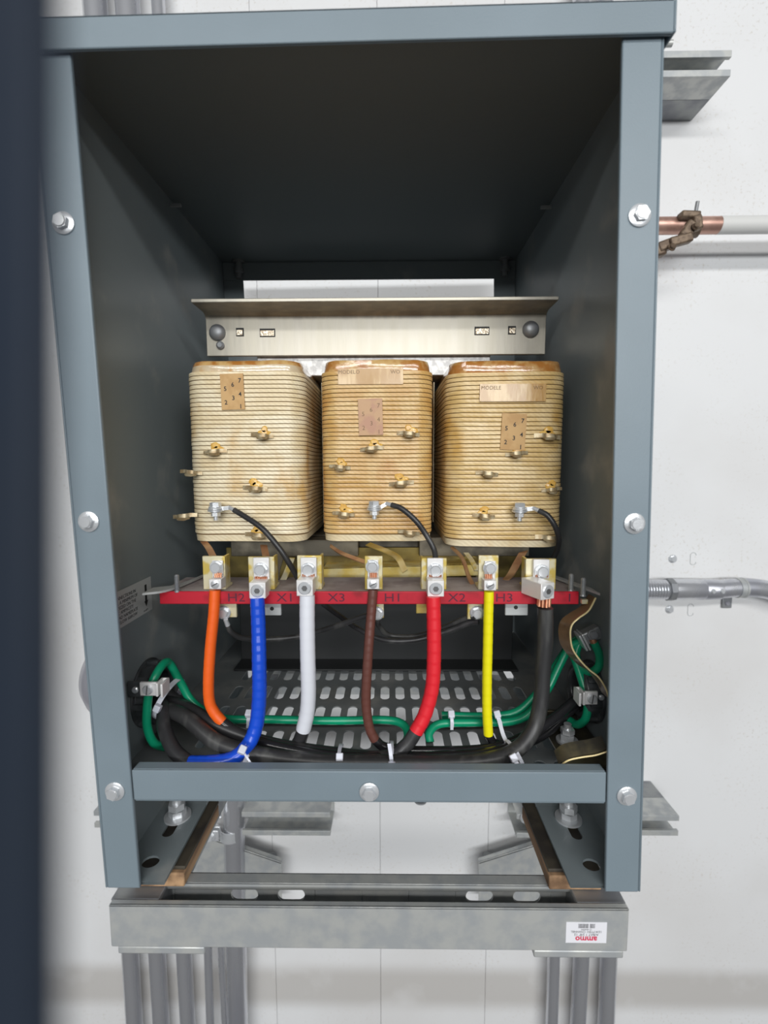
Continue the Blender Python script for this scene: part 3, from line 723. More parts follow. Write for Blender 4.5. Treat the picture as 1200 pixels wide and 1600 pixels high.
# thin black jumper leads
def ring_lug(u, v, y):
    def f(root, pp):
        d = (pp[0]-pp[3]).normalized(); p = pp[0]
        MB().cyl(p-d*.002, p+d*.007, .0028, 14, r1=.0024).build('crimp_barrel','zinc',root)
        e = at(u, v, y); MB().ribbon([p+d*.006, (p+d*.006+e)/2, e], (0,.001,.0045) if abs(d.x)>.5 else (.0045,0,0), .0012).build('ring_tongue','zinc',root)
    return f
def coil_bolt(u, v, owner):
    p = at(u, v, YF-.013); mb = MB(); T = Matrix.Translation(p)
    mb.prism(hexpoly(.0062,.35), .0042, .0085, T); mb.lathe([(.0052,.0085),(.0045,.0091)], T, 20)
    mb.lathe([(.0080,.0008),(.0080,.0022),(.0074,.0028),(.0074,.0042)], T, 28); mb.lathe([(.0086,-.0012),(.0086,.0004)], T, 28)
    mb.lathe([(.0066,-.0022),(.0066,-.0012)], T, 24); mb.prism(hexpoly(.0052,.1), -.0068, -.0022, T); mb.lathe([(.0026,-.0115),(.0026,-.0068)], T, 14)
    mb.build('coil_bolt', 'zinc', owner)
    MB().ribbon([p+Vector((-.002,.014,-.0006)), p+Vector((0,.006,-.0003)), p+Vector((0,-.002,0))], (.011,0,0), .0012).build('coil_tab','tap',owner)
coil_bolt(337,797,cL); coil_bolt(585,795,cM); coil_bolt(812,798,cR)
wire('jumper_lead', 'black jumper lead curving from the left coil bolt down behind the board',
    [(366,797,.114),(384,808,.108),(410,826,.100),(436,856,.096),(453,882,.098),(466,905,.106),(468,915,.112)], .0031, 'black', False, extra=ring_lug(346,795,.117))
wire('jumper_lead', 'black jumper lead curving from the middle coil bolt to behind the red cable',
    [(612,789,.114),(628,795,.108),(650,814,.104),(666,836,.104),(678,858,.100),(681,876,.092)], .0031, 'black', False, extra=ring_lug(594,793,.117))
wire('jumper_lead', 'black jumper lead beside the right coil running off towards the enclosure wall',
    [(842,798,.114),(856,806,.108),(868,824,.106),(873,845,.112),(868,866,.130),(855,885,.150)], .0031, 'black', False, extra=ring_lug(822,796,.117))
wire('jumper_lead', 'grey-black jumper lead sagging from the left lower terminal towards the middle',
    [(356,977,.080),(362,988,.084),(380,997,.095),(420,999,.110),(470,994,.115),(520,980,.105),(560,966,.092),(583,959,.086)], .0030, 'blackbig', False, extra=ring_lug(352,962,.081))
wire('jumper_lead', 'grey-black jumper lead crossing behind the brown cable to the right lower terminal',
    [(505,944,.150),(530,962,.135),(560,983,.115),(600,1000,.100),(650,1000,.095),(700,986,.092),(735,973,.086),(748,972,.082)], .0030, 'black', False)
wire('jumper_lead', 'black jumper lead rising behind the red cable to the right lower terminal bolt',
    [(744,963,.080),(725,967,.090),(690,982,.100),(650,994,.110),(610,993,.112),(592,978,.100),(590,968,.086)], .0028, 'blackbig', False)

# ------------------------------------------------------------------ cable ties
def tie(label, p, axis, ra, rb, head, tail=None, w=.0036, group='nylon cable ties'):
    p = Vector(p); T = frame(p, axis); n = 32; mb = MB(); th = .0011
    vs = []; fs = []
    for k in range(n):
        t = 2*pi*k/n
        for (e, h) in ((0,-w/2),(th,-w/2),(th,w/2),(0,w/2)): vs.append(T @ Vector(((ra+e)*cos(t), (rb+e)*sin(t), h)))
    for k in range(n):
        for j in range(4): fs.append((k*4+j, k*4+(j+1)%4, ((k+1)%n)*4+(j+1)%4, ((k+1)%n)*4+j))
    mb.add(vs, fs)
    root = empty('cable_tie', p); tag(root, label, 'cable tie', group)
    mb.build('band', 'tie', root)
    ax = Vector(axis).normalized(); hd = Vector(head); 
    d = (hd-p); d = (d-ax*d.dot(ax)).normalized()
    H = frame(hd, d, up=ax); MB().box(-.0036,.0036,-.0034,.0034,-.002,.0042,0,H).build('head', 'tie', root, bevel=.0008)
    if tail:
        MB().ribbon(crv([hd]+[Vector(q) for q in tail],6), ax*w, .0010).build('tail', 'tie', root)
    return root
q = at(531,1186,.040); tie('small nylon cable tie with its head up, left of the brown cable end', (q.x,.042,.1035), (1,0,.02), .0185, .0088, at(531,1183,.024), [at(532,1192,.0225), at(532,1204,.022)])
q = at(612,1186,.040); tie('nylon cable tie with a tall upright tail, under the brown cable end', (q.x,.044,.104), (1,0,-.03), .021, .0095, at(612,1195,.022), [at(611,1182,.020), at(608,1162,.026)])
q = at(378,1180,.03); tie('diagonal nylon cable tie gripping the blue cable', (q.x+.001,.034,.1075), (.8,.1,-.45), .0135, .0125, at(378,1172,.017), [at(386,1184,.014), at(402,1206,.0125)])
q = at(806,1182,.04); tie('diagonal nylon cable tie at the right end of the cable bundle', (q.x,.046,.106), (.85,.2,.35), .016, .0115, at(802,1184,.026), [at(808,1194,.022), at(818,1212,.018)])
q = at(705,1126,.086); tie('small nylon cable tie around the two green wires, left of the yellow cable', (q.x,.088,q.z+.0008), (1,0,0), .0115, .0066, at(705,1117,.080), [at(706,1126,.073), at(706,1140,.074)], w=.0032)
q = at(778,1122,.09); tie('nylon cable tie with a long tail on the green wires, right of the yellow cable', (q.x,.090,q.z), (1,0,.25), .0115, .0068, at(777,1117,.080), [at(781,1130,.072), at(787,1150,.062), at(796,1168,.052)], w=.004)
q = at(390,1125,.088); tie('small nylon cable tie on the green wire beside the blue cable', (q.x,.088,q.z), (1,0,0), .0056, .0056, at(389,1116,.082), [at(388,1128,.081), at(387,1138,.08)], w=.0034)
q = at(266,1104,.075); tie('pale nylon cable tie around the black bundle at the left bushing', (q.x-.004,.082,.146), (.88,-.1,-.38), .024, .021, at(247,1106,.056), None, w=.005)

# ------------------------------------------------------------------ bushings and hubs
def bushing(name, label, c, s, R=.031):
    root = empty(name, c); tag(root, label, 'bushing')
    T = frame(c, (s,0,0)); mb = MB()
    mb.lathe([(R*.72,0),(R*1.12,0),(R*1.12,.003),(R,.004),(R,.016),(R*.9,.0185),(R*.78,.0185),(R*.70,.016),(R*.70,0)], T, 40, 0, caps=False)
    for k in range(8):
        a = 2*pi*k/8; mb.box(-.003,.003,R*.96,R*1.1,.003,.015,0, T @ Matrix.Rotation(a,4,'Z'))
    mb.build('bushing_ring', 'plastic', root, bevel=.0006)
    MB().lathe([(R*.70,.001),(R*.70,.0012)], T, 32).build('throat', 'ink', root)
    return root
bL = bushing('conduit_bushing', 'round black conduit bushing on the left inner wall', Vector((-.2445,.092,.148)), 1, .033)
bR = bushing('conduit_bushing', 'round black conduit bushing on the right inner wall behind the lower clamp', Vector((.2520,.098,.148)), -1, .030)
# lug clamps (each bolted to its bushing)
def clampf(root, u, v, y, sx=1, w=.011, scr=(0,0)):
    p = at(u, v, y); mb = MB()
    mb.box(p.x-w, p.x+w*.9, p.y, p.y+.003, p.z-.0070, p.z+.0070); mb.box(p.x+sx*w*.9-.0012, p.x+sx*w*.9+.0012, p.y-.002, p.y+.012, p.z-.0070, p.z+.0070)
    mb.box(p.x+sx*w*1.5-.0012, p.x+sx*w*1.5+.0012, p.y-.004, p.y+.012, p.z-.0070, p.z+.0070); mb.box(min(p.x+sx*w*.9,p.x+sx*w*1.5), max(p.x+sx*w*.9,p.x+sx*w*1.5), p.y+.010, p.y+.012, p.z-.0070, p.z+.0070)
    mb.build('ground_lug', 'alu', root, bevel=.0006)
    s = MB(); T = frame(p+Vector((-.001*sx,-.0002,0)), (0,-1,0)); s.lathe([(.0050,0),(.0050,.0015),(.0040,.0026)], T, 22); s.box(-.0045,.0045,-.0006,.0006,.0022,.0029,1,T @ Matrix.Rotation(1.45,4,'Z')); s.build('lug_screw',['zinc','alu_dk'],root)
clampf(bL, 233, 1077, .042, 1, .0095)
p = at(211,1077,.05); MB().box(p.x-.008,p.x+.012,.049,.052,p.z-.0085,p.z+.0085).build('clamp_ear','plastic',bL,bevel=.0015)
MB().lathe([(.0034,0),(.0034,.0012),(.0022,.0022)], frame((p.x+.001,.0489,p.z),(0,-1,0)), 18).build('ear_screw','zinc',bL)
clampf(bR, 923, 1091, .062, -1, .0082)
p = at(938,1088,.068); MB().box(p.x-.007,p.x+.008,.066,.069,p.z-.008,p.z+.008).build('clamp_ear','plastic',bR,bevel=.0015)
MB().lathe([(.003,0),(.003,.0012),(.002,.0022)], frame((p.x,.0659,p.z),(0,-1,0)), 18).build('ear_screw','zinc',bR)
# upper right connector
p = at(924,994,.085); gc = empty('ground_connector', p); tag(gc, 'dark clamp connector holding green wires high on the right inner wall', 'connector')
R3 = Matrix.Translation(p) @ Matrix.Rotation(radians(-28),4,'Y')
MB().box(-.009,.011,-.004,.008,-.006,.008,0,R3).build('connector_body','galv_dk',gc,bevel=.0015)
MB().box(-.013,-.0108,-.006,.010,-.010,.009,0,R3).box(-.0100,-.008,-.0075,.010,-.010,.0095,0,R3).build('jaw','zinc',gc,bevel=.0006)
hexbolt(MB(), R3 @ Vector((.001,-.004,.003)), (0,-1,.2), .0048, washer=1.2).build('connector_screw','galv_dk',gc)
MB().box(.0105,.024,.002,.006,-.009,.004,0,R3).build('mounting_ear','plastic',gc,bevel=.001)
MB().lathe([(.0032,0),(.0032,.001),(.002,.002)], frame(R3 @ Vector((.018,.002,-.001)),(0,-1,0)), 16).build('ear_screw','zinc',gc)
# outside hub on the left
c = at(148,1062,.075); hb = empty('conduit_hub', c); tag(hb, 'smooth grey domed conduit hub on the outside left of the enclosure', 'conduit hub')
cz = at(118,1062,.062).z
T = frame((-.2505,.082,cz-.004), (-1,0,0)); MB().lathe([(.047,0),(.047,.010),(.0455,.020),(.040,.033),(.030,.043),(.018,.049),(.004,.051)], T, 48).build('dome', 'hubgrey', hb, angle=60)
MB().lathe([(.052,0),(.052,.003)], T, 48).build('locknut','galv_dk',hb)

# brown varnished flexible straps at the right wall
sp = empty('flexible_strap', at(925,935,.06)); tag(sp, 'brown flexible strap with a pale edge, curling from the board end downwards', 'strap')
pts = [(931,934,.060),(920,954,.058),(904,966,.056),(894,976,.056),(891,990,.056),(894,1012,.056),(905,1030,.054),(920,1046,.052),(935,1058,.048),(946,1075,.044),(952,1092,.040)]
c = crv([at(*q[:2],q[2]) for q in pts],6); Wd = [Vector((.001+.006*sin(pi*i/(len(c)-1)),.014,.006*cos(pi*i/(len(c)-1)))) for i in range(len(c))]
cc = [p+Wd[i]*.5*0+Vector((-Wd[i].x*.5,Wd[i].y*.5,0)) for i,p in enumerate(c)]
Wd = [Vector((-w_.x,w_.y,0)) for w_ in Wd]
MB().ribbon(cc, Wd, .0010).build('strap_band','strap_brown',sp)
MB().tube(c, .0009, 8).build('strap_edge','strap_edge',sp)
sp2 = empty('flexible_strap', at(870,1200,.02)); tag(sp2, 'brown flexible strap lying on the floor in the right front corner', 'strap')
pts = [(874,1198,.016),(888,1188,.014),(910,1183,.014),(930,1180,.012),(950,1174,.010)]
c = crv([at(*q[:2],q[2]) for q in pts],6); 
for q_ in c: q_.z = max(q_.z,.099)
MB().ribbon([p+Vector((0,.008,.004)) for p in c], (0,.013,.006), .001).build('strap_band','grease',sp2); MB().tube(c,.0008,8).build('strap_edge','strap_edge',sp2)
# black corner bracket with bolt on the floor
cb = empty('corner_bracket', at(905,1165,.05)); tag(cb, 'dark oily isolation bracket with a bright bolt in the right front corner of the floor', 'bracket')
A = at(885,1150,.080); mb = MB(); mb.box(A.x-.016,.2475-.0+.004,.035,.115,.0965,.1000); mb.box(A.x-.016,.2515,.110,.114,.100,.118)
mb.build('bracket_plate','grease',cb,bevel=.0012)
T = Matrix.Translation(at(886,1158,z=.100)); mb = MB(); mb.lathe([(.0115,0),(.0115,.002)],T,24); mb.prism(hexpoly(.0075,.2),.002,.0085,T); mb.prism(hexpoly(.0075,.5),.0095,.0145,T); mb.lathe([(.004,.0145),(.004,.020)],T,16)
mb.build('bracket_bolt','zinc',cb)

# ------------------------------------------------------------------ support frame of slotted strut
def strut_profile(w=.041, h=.041, t=.0025, lip=.0105, ret=.0065, bottom=True):
    """C profile, open towards +Y local; polygon in local XY centred on x, y from 0 to h"""
    a = w/2
    return [(-a,0),(a,0),(a,h),(a-lip,h),(a-lip,h-ret),(a-lip+t,h-ret),(a-lip+t,h-t),(a-t,h-t),(a-t,t),(-a+t,t),(-a+t,h-t),(-a+lip-t,h-t),(-a+lip-t,h-ret),(-a+lip,h-ret),(-a+lip,h),(-a,h)]
def strut(mb, p0, p1, open_dir, w=.041, h=.041, m=0):
    """channel from p0 to p1; back centre line on p0-p1, opening towards open_dir"""
    p0, p1 = Vector(p0), Vector(p1); T = frame(p0, p1-p0, up=open_dir); return mb.prism(strut_profile(w,h), 0, (p1-p0).length, T, m)
sf = empty('support_frame', (0,.02,-.064)); tag(sf, 'galvanised strut channel frame under the enclosure, open slotted channel across the front', 'frame')
xL, xR = at(173,1450,0).x, at(981,1450,0).x
def front_channel():
    mb = MB(); z0, z1, t = -.0625, -.0185, .0025
    y0, y1 = -.001, .037
    mb.box(xL,xR,y0,y0+t,z0,z1)
    zc = -.0412; sx0 = -.124; pit = .0483; ks = range(-1, 7)     # slotted rear web, lit wall beyond
    xa = sx0+(-1-.5)*pit; xb = sx0+(6+.5)*pit
    mb.box(xL+.005,xa,y1-t,y1,z0,z1); mb.box(xb,xR-.005,y1-t,y1,z0,z1); mb.box(xa,xb,y1-t,y1,zc+.010,z1); mb.box(xa,xb,y1-t,y1,z0,zc-.010)
    for k in ks:
        if k not in (0,1,5,6):
            cx = sx0+k*pit; mb.box(cx-pit/2,cx+pit/2,y1-t,y1,zc-.010,zc+.010); continue
        cx = sx0+k*pit; n_ = 32; rim = []; out = []
        for q in range(n_):
            a = 2*pi*q/n_; c_, s_ = cos(a), sin(a); m_ = max(abs(c_), abs(s_))
            rim.append((cx+(.0068 if c_ > 0 else -.0068)*(1 if abs(c_) > 1e-6 else 0)+.0072*c_, zc+.0072*s_)); out.append((cx+c_/m_*pit/2, zc+s_/m_*.010))
        for yy in (y1-t, y1): mb.add([(a,yy,b) for a,b in rim]+[(a,yy,b) for a,b in out], [(i,(i+1)%n_,n_+(i+1)%n_,n_+i) for i in range(n_)])
        mb.add([(a,y1-t,b) for a,b in rim]+[(a,y1,b) for a,b in rim], [(i,(i+1)%n_,n_+(i+1)%n_,n_+i) for i in range(n_)])
    mb.box(xL,xR,y0,y0+.0065,z1-t,z1); mb.box(xL+.02,xR-.02,y1-.0125,y1,z1-t,z1); mb.box(xL+.02,xR-.02,y1-.0125,y1-.0105,z1-.008,z1)
    mb.box(xL,xR,y0+.011,y1-.011,z0,z0+t)
    mb.box(xL,xR,y0+t,y0+.011,z0,z0+t); mb.box(xL,xR,y1-.011,y1-t,z0,z0+t)
    return mb
front_channel().build('front_channel','galv',sf,bevel=.0011)
MB().box(xL,xR,WY-.041,WY-.001,-.0625,-.0185).build('rear_channel','galv',sf,bevel=.001)
for s in (-1,1):
    x = -.222 if s < 0 else .229
    mb = MB(); mb.box(x-.0235,x+.0235,.007,WY-.041,-.0225,-.0200); mb.box(x-.0235,x-.021,.007,WY-.041,-.0625,-.0225); mb.box(x+.021,x+.0235,.007,WY-.041,-.0625,-.0225)
    mb.build('side_channel','galv_dk',sf,bevel=.0011)
    a, b = (at(185,1488,0).x, at(320,1488,0).x) if s < 0 else (at(834,1488,0).x, at(974,1488,0).x)
    MB().box(a,b,-.0005,.040,-.0705,-.0630).build('end_plate','galv',sf,bevel=.0012)
# sticker, upside down
p = at(916,1457,-.0011); T = front_at(Vector((p.x,-.0012,p.z)), pi)
st = MB().box(-.0192,.0192,-.0107,.0107,-.0002,.0001,0,T)
st.text('ammo', .0082, T @ Matrix.Translation((0,.0065,.0002)), 2, ext=.00005, bold=.00022)
st.text('A/BAT 1 5/8" 12', .0034, T @ Matrix.Translation((0,.0020,.0002)), 1, ext=.00004)
st.text('1234 FT001 CHANNEL', .0030, T @ Matrix.Translation((0,-.0010,.0002)), 1, ext=.00004)
st.text('12 456999', .0024, T @ Matrix.Translation((0,-.0034,.0002)), 1, ext=.00004)
rng = random.Random(4); x = -.0078
while x < .0078:
    w_ = rng.choice((.00025,.0004,.0006)); st.box(x,x+w_,-.0092,-.0048,.0001,.0003,1,T); x += w_+rng.choice((.0003,.0005,.0004)); x += .0012 if -.003 < x < -.0024 else 0
st.build('sticker',['paper','grey_ink','red_ink'],sf)
# wooden pads
for s, lab in ((-1,'rough cut wooden pad with a dark top under the left foot of the enclosure'),(1,'rough cut wooden pad with a dark top under the right foot of the enclosure')):
    xa, xb = (-.2300,-.1790) if s < 0 else (.1830,.2350)
    root = empty('wooden_pad', ((xa+xb)/2,.06,-.0195)); tag(root, lab, 'pad', 'wooden pads under the enclosure feet')
    o = MB().box(xa,xb,.020,.118,-.0195,-.0048).build('wood_strip','wood',root,bevel=.0015)
    MB().box(xa,xb,.024,.119,-.0046,-.0008).build('rubber_top','rubber',root,bevel=.001)

# ------------------------------------------------------------------ things on the wall
def pipe(name, label, p0, p1, r, m, cat='conduit', group=None, n=28):
    mb = MB().cyl(p0, p1, r, n); o = mb.build(name, m); return tag(o, label, cat, group)
ZB = -.064
lows = [(204,1500,210,1600,13.2,'leftmost thin steel conduit below the frame'),(246,1500,252,1600,13.2,'second steel conduit from the left below the frame'),(288,1500,293.5,1600,12.2,'third steel conduit from the left below the frame'),
        (325.5,1500,328.5,1600,6.6,'narrow steel conduit between the third conduit and the thick pipe'),(346.5,1500,351.5,1600,5.6,'thinnest steel conduit touching the thick pipe'),
        (865,1500,862,1600,10.,'left one of the three conduits under the right end of the frame'),(908,1500,903,1600,12.4,'middle one of the three conduits under the right end of the frame'),(951,1500,947,1600,13.2,'right one of the three conduits under the right end of the frame')]
for (u0,v0,u1,v1,rp,lab) in lows:
    a, b = at(u0,v0,.515), at(u1,v1,.515); d = (b-a); e = a+d*2.2; s_ = a-d*3.0
    if rp < 7: s_ = a-d*2.0
    s_.z = -.085 if rp >= 7 else s_.z; s_.x = a.x+(a.x-b.x)*(s_.z-a.z)/(a.z-b.z)
    pipe('steel_conduit', lab, s_, e, rp/F_PX*.96, 'conduit')
a, b = at(366,1300,.50), at(372,1600,.50); d = b-a
pp = empty('steel_pipe', b); tag(pp, 'thick steel pipe with a strut clamp, passing behind the frame on the left', 'pipe')
MB().cyl(a-d*.55, a+d*1.6, .0208, 32).build('pipe_body','conduit',pp)
# pipe clamp
pc = MB(); q = at(362,1300,.50); 
Tc = frame(q, (0,.12,1)); n = 24
pts = [Tc @ Vector((.0225*cos(t), .0225*sin(t), 0)) for t in [radians(-175+ k*330/24) for k in range(25)]]
pc.ribbon(pts, (0,0,.022), .0022); pc.build('clamp_band','zinc',pp)
q2 = at(333,1303,.46); MB().box(q2.x-.014,q2.x+.012,.455,.459,q2.z-.012,q2.z+.010).box(q2.x-.014,q2.x+.012,.466,.470,q2.z-.012,q2.z+.010).build('clamp_ear','zinc',pp,bevel=.001)
hexbolt(MB(), Vector((q2.x-.004,.4548,q2.z)), (0,-1,.2), .008, washer=1.3).build('clamp_bolt','zinc',pp)
mb = MB()
for k in range(4): mb.lathe([(.010,0),(.012,.003),(.010,.006)], Matrix.Translation(q2+Vector((-.002,.02,.018+k*.007))), 20)
mb.build('threaded_coupling','zinc',pp)
# conduits above the enclosure
for (u0,rp,lab) in ((156,16,'leftmost of the steel conduits rising above the enclosure'),(207,16,'second of the three steel conduits rising above the left of the enclosure'),(255,9,'narrow steel conduit rising above the enclosure, right of the thicker pair'),
                    (915,11,'left one of the pair of steel conduits above the right of the enclosure'),(954,10,'right one of the pair of steel conduits above the right of the enclosure')):
    a = at(u0,5,.515); pipe('steel_conduit', lab, (a.x,.515,.80), (a.x-.02,.515,1.75), rp/F_PX*.96, 'conduit')
# wall struts
def wall_strut(label, x0, x1, z, y_front, y_back, h=.041, double=True, cut=.004):
    root = empty('wall_strut', ((x0+x1)/2, y_back, z-h/2)); tag(root, label, 'strut channel')
    ym = (y_front+y_back)/2 if double else y_back
    mb = MB(); strut(mb, (x0,ym,z), (x1,ym,z), (0,-1,0), h, ym-y_front); mb.build('channel','galv',root,bevel=.0006)
    if double:
        mb = MB(); strut(mb, (x0,ym+.0002,z), (x1,ym+.0002,z), (0,1,0), h, y_back-ym-.0004); mb.build('back_channel','galv_dk',root,bevel=.0006)
    return root
zt0 = at(1145,78,.447).z; zt1 = at(1144,119,.447).z
wall_strut('double strut channel on the wall near the top right, its cut end showing', -.30, .590, (zt0+zt1)/2, .447, .549, h=zt0-zt1)
p = at(1046,68,.50); tag(MB().cyl((.30,.50,p.z), (at(1050,68,.50).x,.50,p.z), .0055, 16).build('threaded_rod','galv'), 'short threaded rod end poking out above the upper right strut', 'rod')
za = at(1062,1275,.447).z; zb_ = at(1062,1300,.447).z
wall_strut('double strut channel on the wall at the lower right of the enclosure', .30, at(1061,1285,.447).x, (za+zb_)/2-.004, .447, .549, h=.041)
q_ = at(157,1268,.50); wall_strut('strut channel stub peeping out left of the enclosure leg', q_.x, q_.x+.16, q_.z, .478, .549, h=.036, double=False)
p0, p1 = at(383,1274,.50), at(518,1274,.50)
wall_strut('short open strut channel on the wall below the enclosure, right of the thick pipe', p0.x, p1.x, p0.z-.001, .478, .549, h=.050, double=False)
p0, p1 = at(803,1274,.50), at(836,1280,.50)
r_s = wall_strut('short strut channel stub on the wall behind the right wooden pad', p0.x, .36, p0.z-.006, .478, .549, h=.050, double=False)
p = at(822,1278,.475); hexbolt(MB(), p, (0,-1,0), .009, washer=1.3).build('strut_bolt','zinc',r_s)
# diagonal brace plates
for (lab, pts, bolt) in (('pale diagonal brace plate on the wall below the enclosure at left', ((300,1300),(440,1348),(440,1420),(280,1420)), (424,1343)),
                         ('pale diagonal brace plate on the wall below the enclosure at right', ((748,1348),(862,1312),(900,1420),(748,1420)), (763,1343))):
    poly = [at(u,v,.50) for u,v in pts]; root = empty('brace_plate', poly[2]); tag(root, lab, 'brace')
    T = Matrix(((1,0,0,0),(0,0,1,0),(0,1,0,0),(0,0,0,1)))
    MB().prism([(p.x,p.z) for p in poly], .500, .504, T).build('plate','galv',root,bevel=.001)
    a, b = poly[0], poly[1]; MB().box(0,(b-a).length,.500,.512,-.0035,0,0,Matrix.Translation((a.x,0,a.z)) @ Matrix.Rotation(-math.atan2(b.z-a.z,b.x-a.x),4,'Y')).build('top_flange','galv',root,bevel=.0008)
    q = at(bolt[0],bolt[1],.53); hexbolt(MB(), q, (0,-.5,1), .008, washer=1.7).build('brace_bolt','galv_dk',root)

# copper pipe with bronze clamp
yp = .470
a, m1, b = at(1000,353.5,yp), at(1122,352,yp), at(1260,350,yp)
cp = empty('copper_pipe', m1); tag(cp, 'copper pipe on the right wall, bare at first and painted white further right', 'pipe')
MB().cyl((.30,yp,a.z), m1, .0140, 28).build('bare_copper','copper_pipe',cp); MB().cyl(m1, (1.3,yp,b.z), .0143, 28).build('painted_length','pipe_paint',cp)
def bz(mb, u, v, y, su, sv, sy, rot=0.):
    p = at(u,v,y); k = .89/F_PX; T = Matrix.Translation(p) @ Matrix.Rotation(rot,4,'Y'); mb.box(-su*k/2,su*k/2,-sy/2,sy/2,-sv*k/2,sv*k/2,0,T)
bcl = empty('pipe_clamp', at(1075,365,.45)); tag(bcl, 'aged bronze grounding clamp screwed around the copper pipe, its bolt pointing up', 'clamp')
mb = MB(); 
pts = [Vector((at(1080,350,yp).x+.006*(i/8-1), yp, at(1080,352,yp).z))+Vector((0,.018*cos(t),.018*sin(t))) for i, t in enumerate([radians(60+k*15) for k in range(17)])]
mb.ribbon(pts, (.016,0,0), .004); mb.build('jaw','bronze',bcl,bevel=.001)
mb = MB(); bz(mb,1076,338,.452,27,10,.020,radians(3)); bz(mb,1088,349,.446,11,20,.016,radians(-15)); bz(mb,1075,360,.442,16,24,.014,radians(32)); bz(mb,1062,376,.440,32,13,.016,radians(-14)); bz(mb,1040,384,.446,26,14,.018,radians(-20)); bz(mb,1028,392,.448,18,17,.018,radians(-10))
mb.build('clamp_body','bronze',bcl,bevel=.003)
p = at(1086,338,.448); q = at(1090,315,.448); MB().cyl(p,q,.0030,14).build('clamp_bolt','galv_dk',bcl)
for (u,v) in ((1086,355),(1049,387)): hexbolt(MB(), at(u,v,.434), (.2,-1,.3), .0055, washer=1.2).build('clamp_screw','bronze',bcl)

# horizontal conduit on the right: threaded nipple, coupling, strap, elbow
yc = .510
hc = empty('wall_conduit', at(1100,922,yc)); tag(hc, 'galvanised conduit with threaded nipple running right along the wall at mid height', 'conduit')
def X_(u, v=922): return at(u, v, yc)
c0_ = X_(1012,921); k = .925/F_PX
mb = MB(); prof = []; L0 = X_(990).x; L1 = X_(1046).x; nn = 13
for i in range(nn+1):
    h = (L1-L0)*i/nn; prof += [(.0172,h),(.0195,h+.0022)]
mb.lathe(prof, frame((L0,yc,c0_.z),(1,0,0)), 28); mb.build('threaded_nipple','conduit',hc)
mb = MB(); T = frame((X_(1041).x,yc,c0_.z),(1,0,0)); mb.prism([(.0228*cos(pi/4*j),.0228*sin(pi/4*j)) for j in range(8)],0,.012,T); mb.build('locknut','galv_dk',hc,bevel=.001)
mb = MB(); mb.lathe([(.0205,0),(.0205,X_(1095).x-X_(1050).x),(.0190,X_(1098).x-X_(1050).x),(.0200,X_(1100).x-X_(1050).x),(.0200,X_(1122).x-X_(1050).x),(.0185,X_(1123).x-X_(1050).x)], frame((X_(1050).x,yc,c0_.z),(1,0,0)), 32); mb.build('coupling','conduit',hc)
for u in (1104,1118): MB().lathe([(.0045,0),(.0045,.0015),(.003,.003)], frame((X_(u).x,yc-.0198,at(u,924,yc-.02).z),(0,-1,0)), 16).build('coupling_screw','zinc',hc)
pts = crv([Vector((X_(1118).x,yc,c0_.z)), X_(1150,918.5), X_(1175,918.5), X_(1200,922), X_(1240,934), X_(1300,960)],8); pts[0].z = c0_.z
mb = MB().tube(pts, .0182, 28); mb.build('conduit_body','conduit',hc,angle=60)
mb = MB().lathe([(.0195,0),(.0195,.005),(.0188,.0055),(.0188,.010),(.0198,.011),(.0198,.014)], frame(X_(1150,918.5),(1,0,0)), 30); mb.build('strap_ring','galv',hc)
p = at(1139,944,.54); MB().box(p.x-.010,p.x+.010,.545,.5485,p.z-.010,p.z+.013).build('strap_foot','galv_dk',hc,bevel=.003)
MB().lathe([(.0048,0),(.0048,.001),(.003,.003)], frame((p.x,.5448,p.z),(0,-1,0)), 18).build('strap_screw','hubgrey',hc)
# anchors and blank knockouts on the wall
for (u,v,lab) in ((1051,873,'hex wall anchor above the wall conduit'),(1046,952,'hex wall anchor below the wall conduit')):
    p = at(u,v,.5495); o = hexbolt(MB(), p, (0,-1,0), .0062, washer=1.35, h=.7, rot=.4).build('wall_anchor','zinc'); tag(o, lab, 'anchor bolt', 'wall anchors')
for (u,v,lab) in ((1083,873,'oval knockout outline in the wall panel above the conduit'),(1079,953,'oval knockout outline in the wall panel below the conduit')):
    p = at(u,v,.5497); pts = []
    for j in range(25):
        t = 2*pi*j/24; pts.append(Vector((p.x+.0058*cos(t), .5496, p.z+.0068*(1 if sin(t)>=0 else -1)+.0058*sin(t))))
    tag(MB().tube(pts,.0006,6).build('knockout_outline','label_grey'), lab, 'knockout', 'oval knockouts in the wall panel')

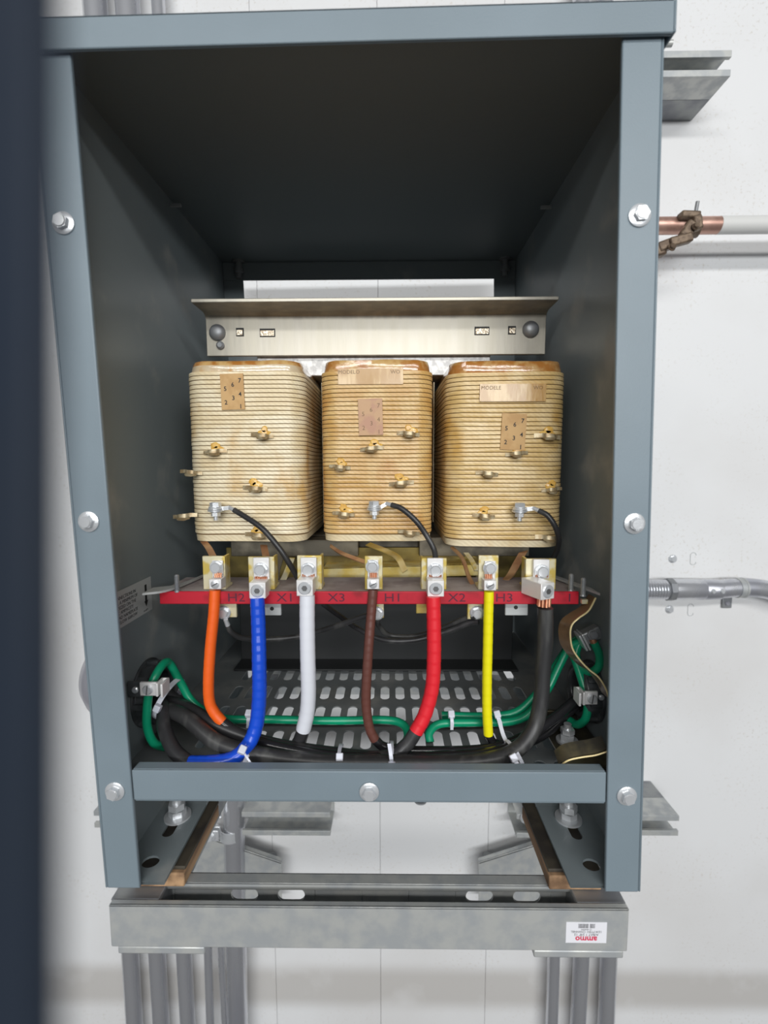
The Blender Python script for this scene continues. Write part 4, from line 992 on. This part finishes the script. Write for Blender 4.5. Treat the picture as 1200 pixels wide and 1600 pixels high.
# ------------------------------------------------------------------ steel cover close by on the left
dn = .030
def ray(u, v, d): return CAM + (f_ + r_*((u-600)/F_PX) - u_*((v-800)/F_PX))*d
e0, e1 = ray(84, 2400, dn), ray(88, -900, dn)
up = (e1-e0).normalized(); base = e0-up*.10; L_ = (e1-e0).length+.22
cv = empty('loose_cover_panel', base); tag(cv, 'dark navy steel cover panel edge held upright very close at the left, out of focus', 'cover panel')
x = (Vector((1,-.35,0))-up*up.dot(Vector((1,-.35,0)))).normalized(); y = up.cross(x)
Tp = Matrix(((x.x,y.x,up.x,base.x),(x.y,y.y,up.y,base.y),(x.z,y.z,up.z,base.z),(0,0,0,1)))
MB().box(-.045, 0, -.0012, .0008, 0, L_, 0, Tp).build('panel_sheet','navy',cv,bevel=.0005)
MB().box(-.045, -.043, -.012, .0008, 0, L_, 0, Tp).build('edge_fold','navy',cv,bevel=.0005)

# ------------------------------------------------------------------ light
def area(name, loc, target, sx, sy, power, col=(1,1,1)):
    l = bpy.data.lights.new(name,'AREA'); l.shape = 'RECTANGLE'; l.size = sx; l.size_y = sy; l.energy = power; l.color = col
    o = bpy.data.objects.new(name,l); COL.objects.link(o); o.location = loc
    o.rotation_euler = (Vector(target)-Vector(loc)).to_track_quat('-Z','Y').to_euler(); return o
area('ceiling_light', (.15,-2.6,1.9), (0,.2,.35), 4.2, .22, 58, (1,.99,.97))
area('ceiling_light', (.6,-6.0,1.35), (0,.3,.1), 5.5, .5, 235, (.97,.99,1))
wd = bpy.data.worlds.new('world'); SC.world = wd; wd.use_nodes = True; nt = wd.node_tree
bg = nt.nodes['Background']; tcw = nt.nodes.new('ShaderNodeTexCoord'); sx = nt.nodes.new('ShaderNodeSeparateXYZ'); cr = nt.nodes.new('ShaderNodeValToRGB')
mr = nt.nodes.new('ShaderNodeMapRange'); mr.inputs['From Min'].default_value = -1; mr.inputs['From Max'].default_value = 1
nt.links.new(tcw.outputs['Generated'], sx.inputs[0]); nt.links.new(sx.outputs['Z'], mr.inputs['Value']); nt.links.new(mr.outputs['Result'], cr.inputs[0]); nt.links.new(cr.outputs[0], bg.inputs[0])
cr.color_ramp.elements[0].color = (.42,.42,.43,1); cr.color_ramp.elements[0].position = .2
cr.color_ramp.elements[1].color = (.85,.87,.90,1); cr.color_ramp.elements[1].position = .8
bg.inputs[1].default_value = .25
vs = SC.view_settings; vs.view_transform = 'Standard'; vs.look = 'None'; vs.gamma = 1; vs.exposure = 0; vs.use_curve_mapping = False
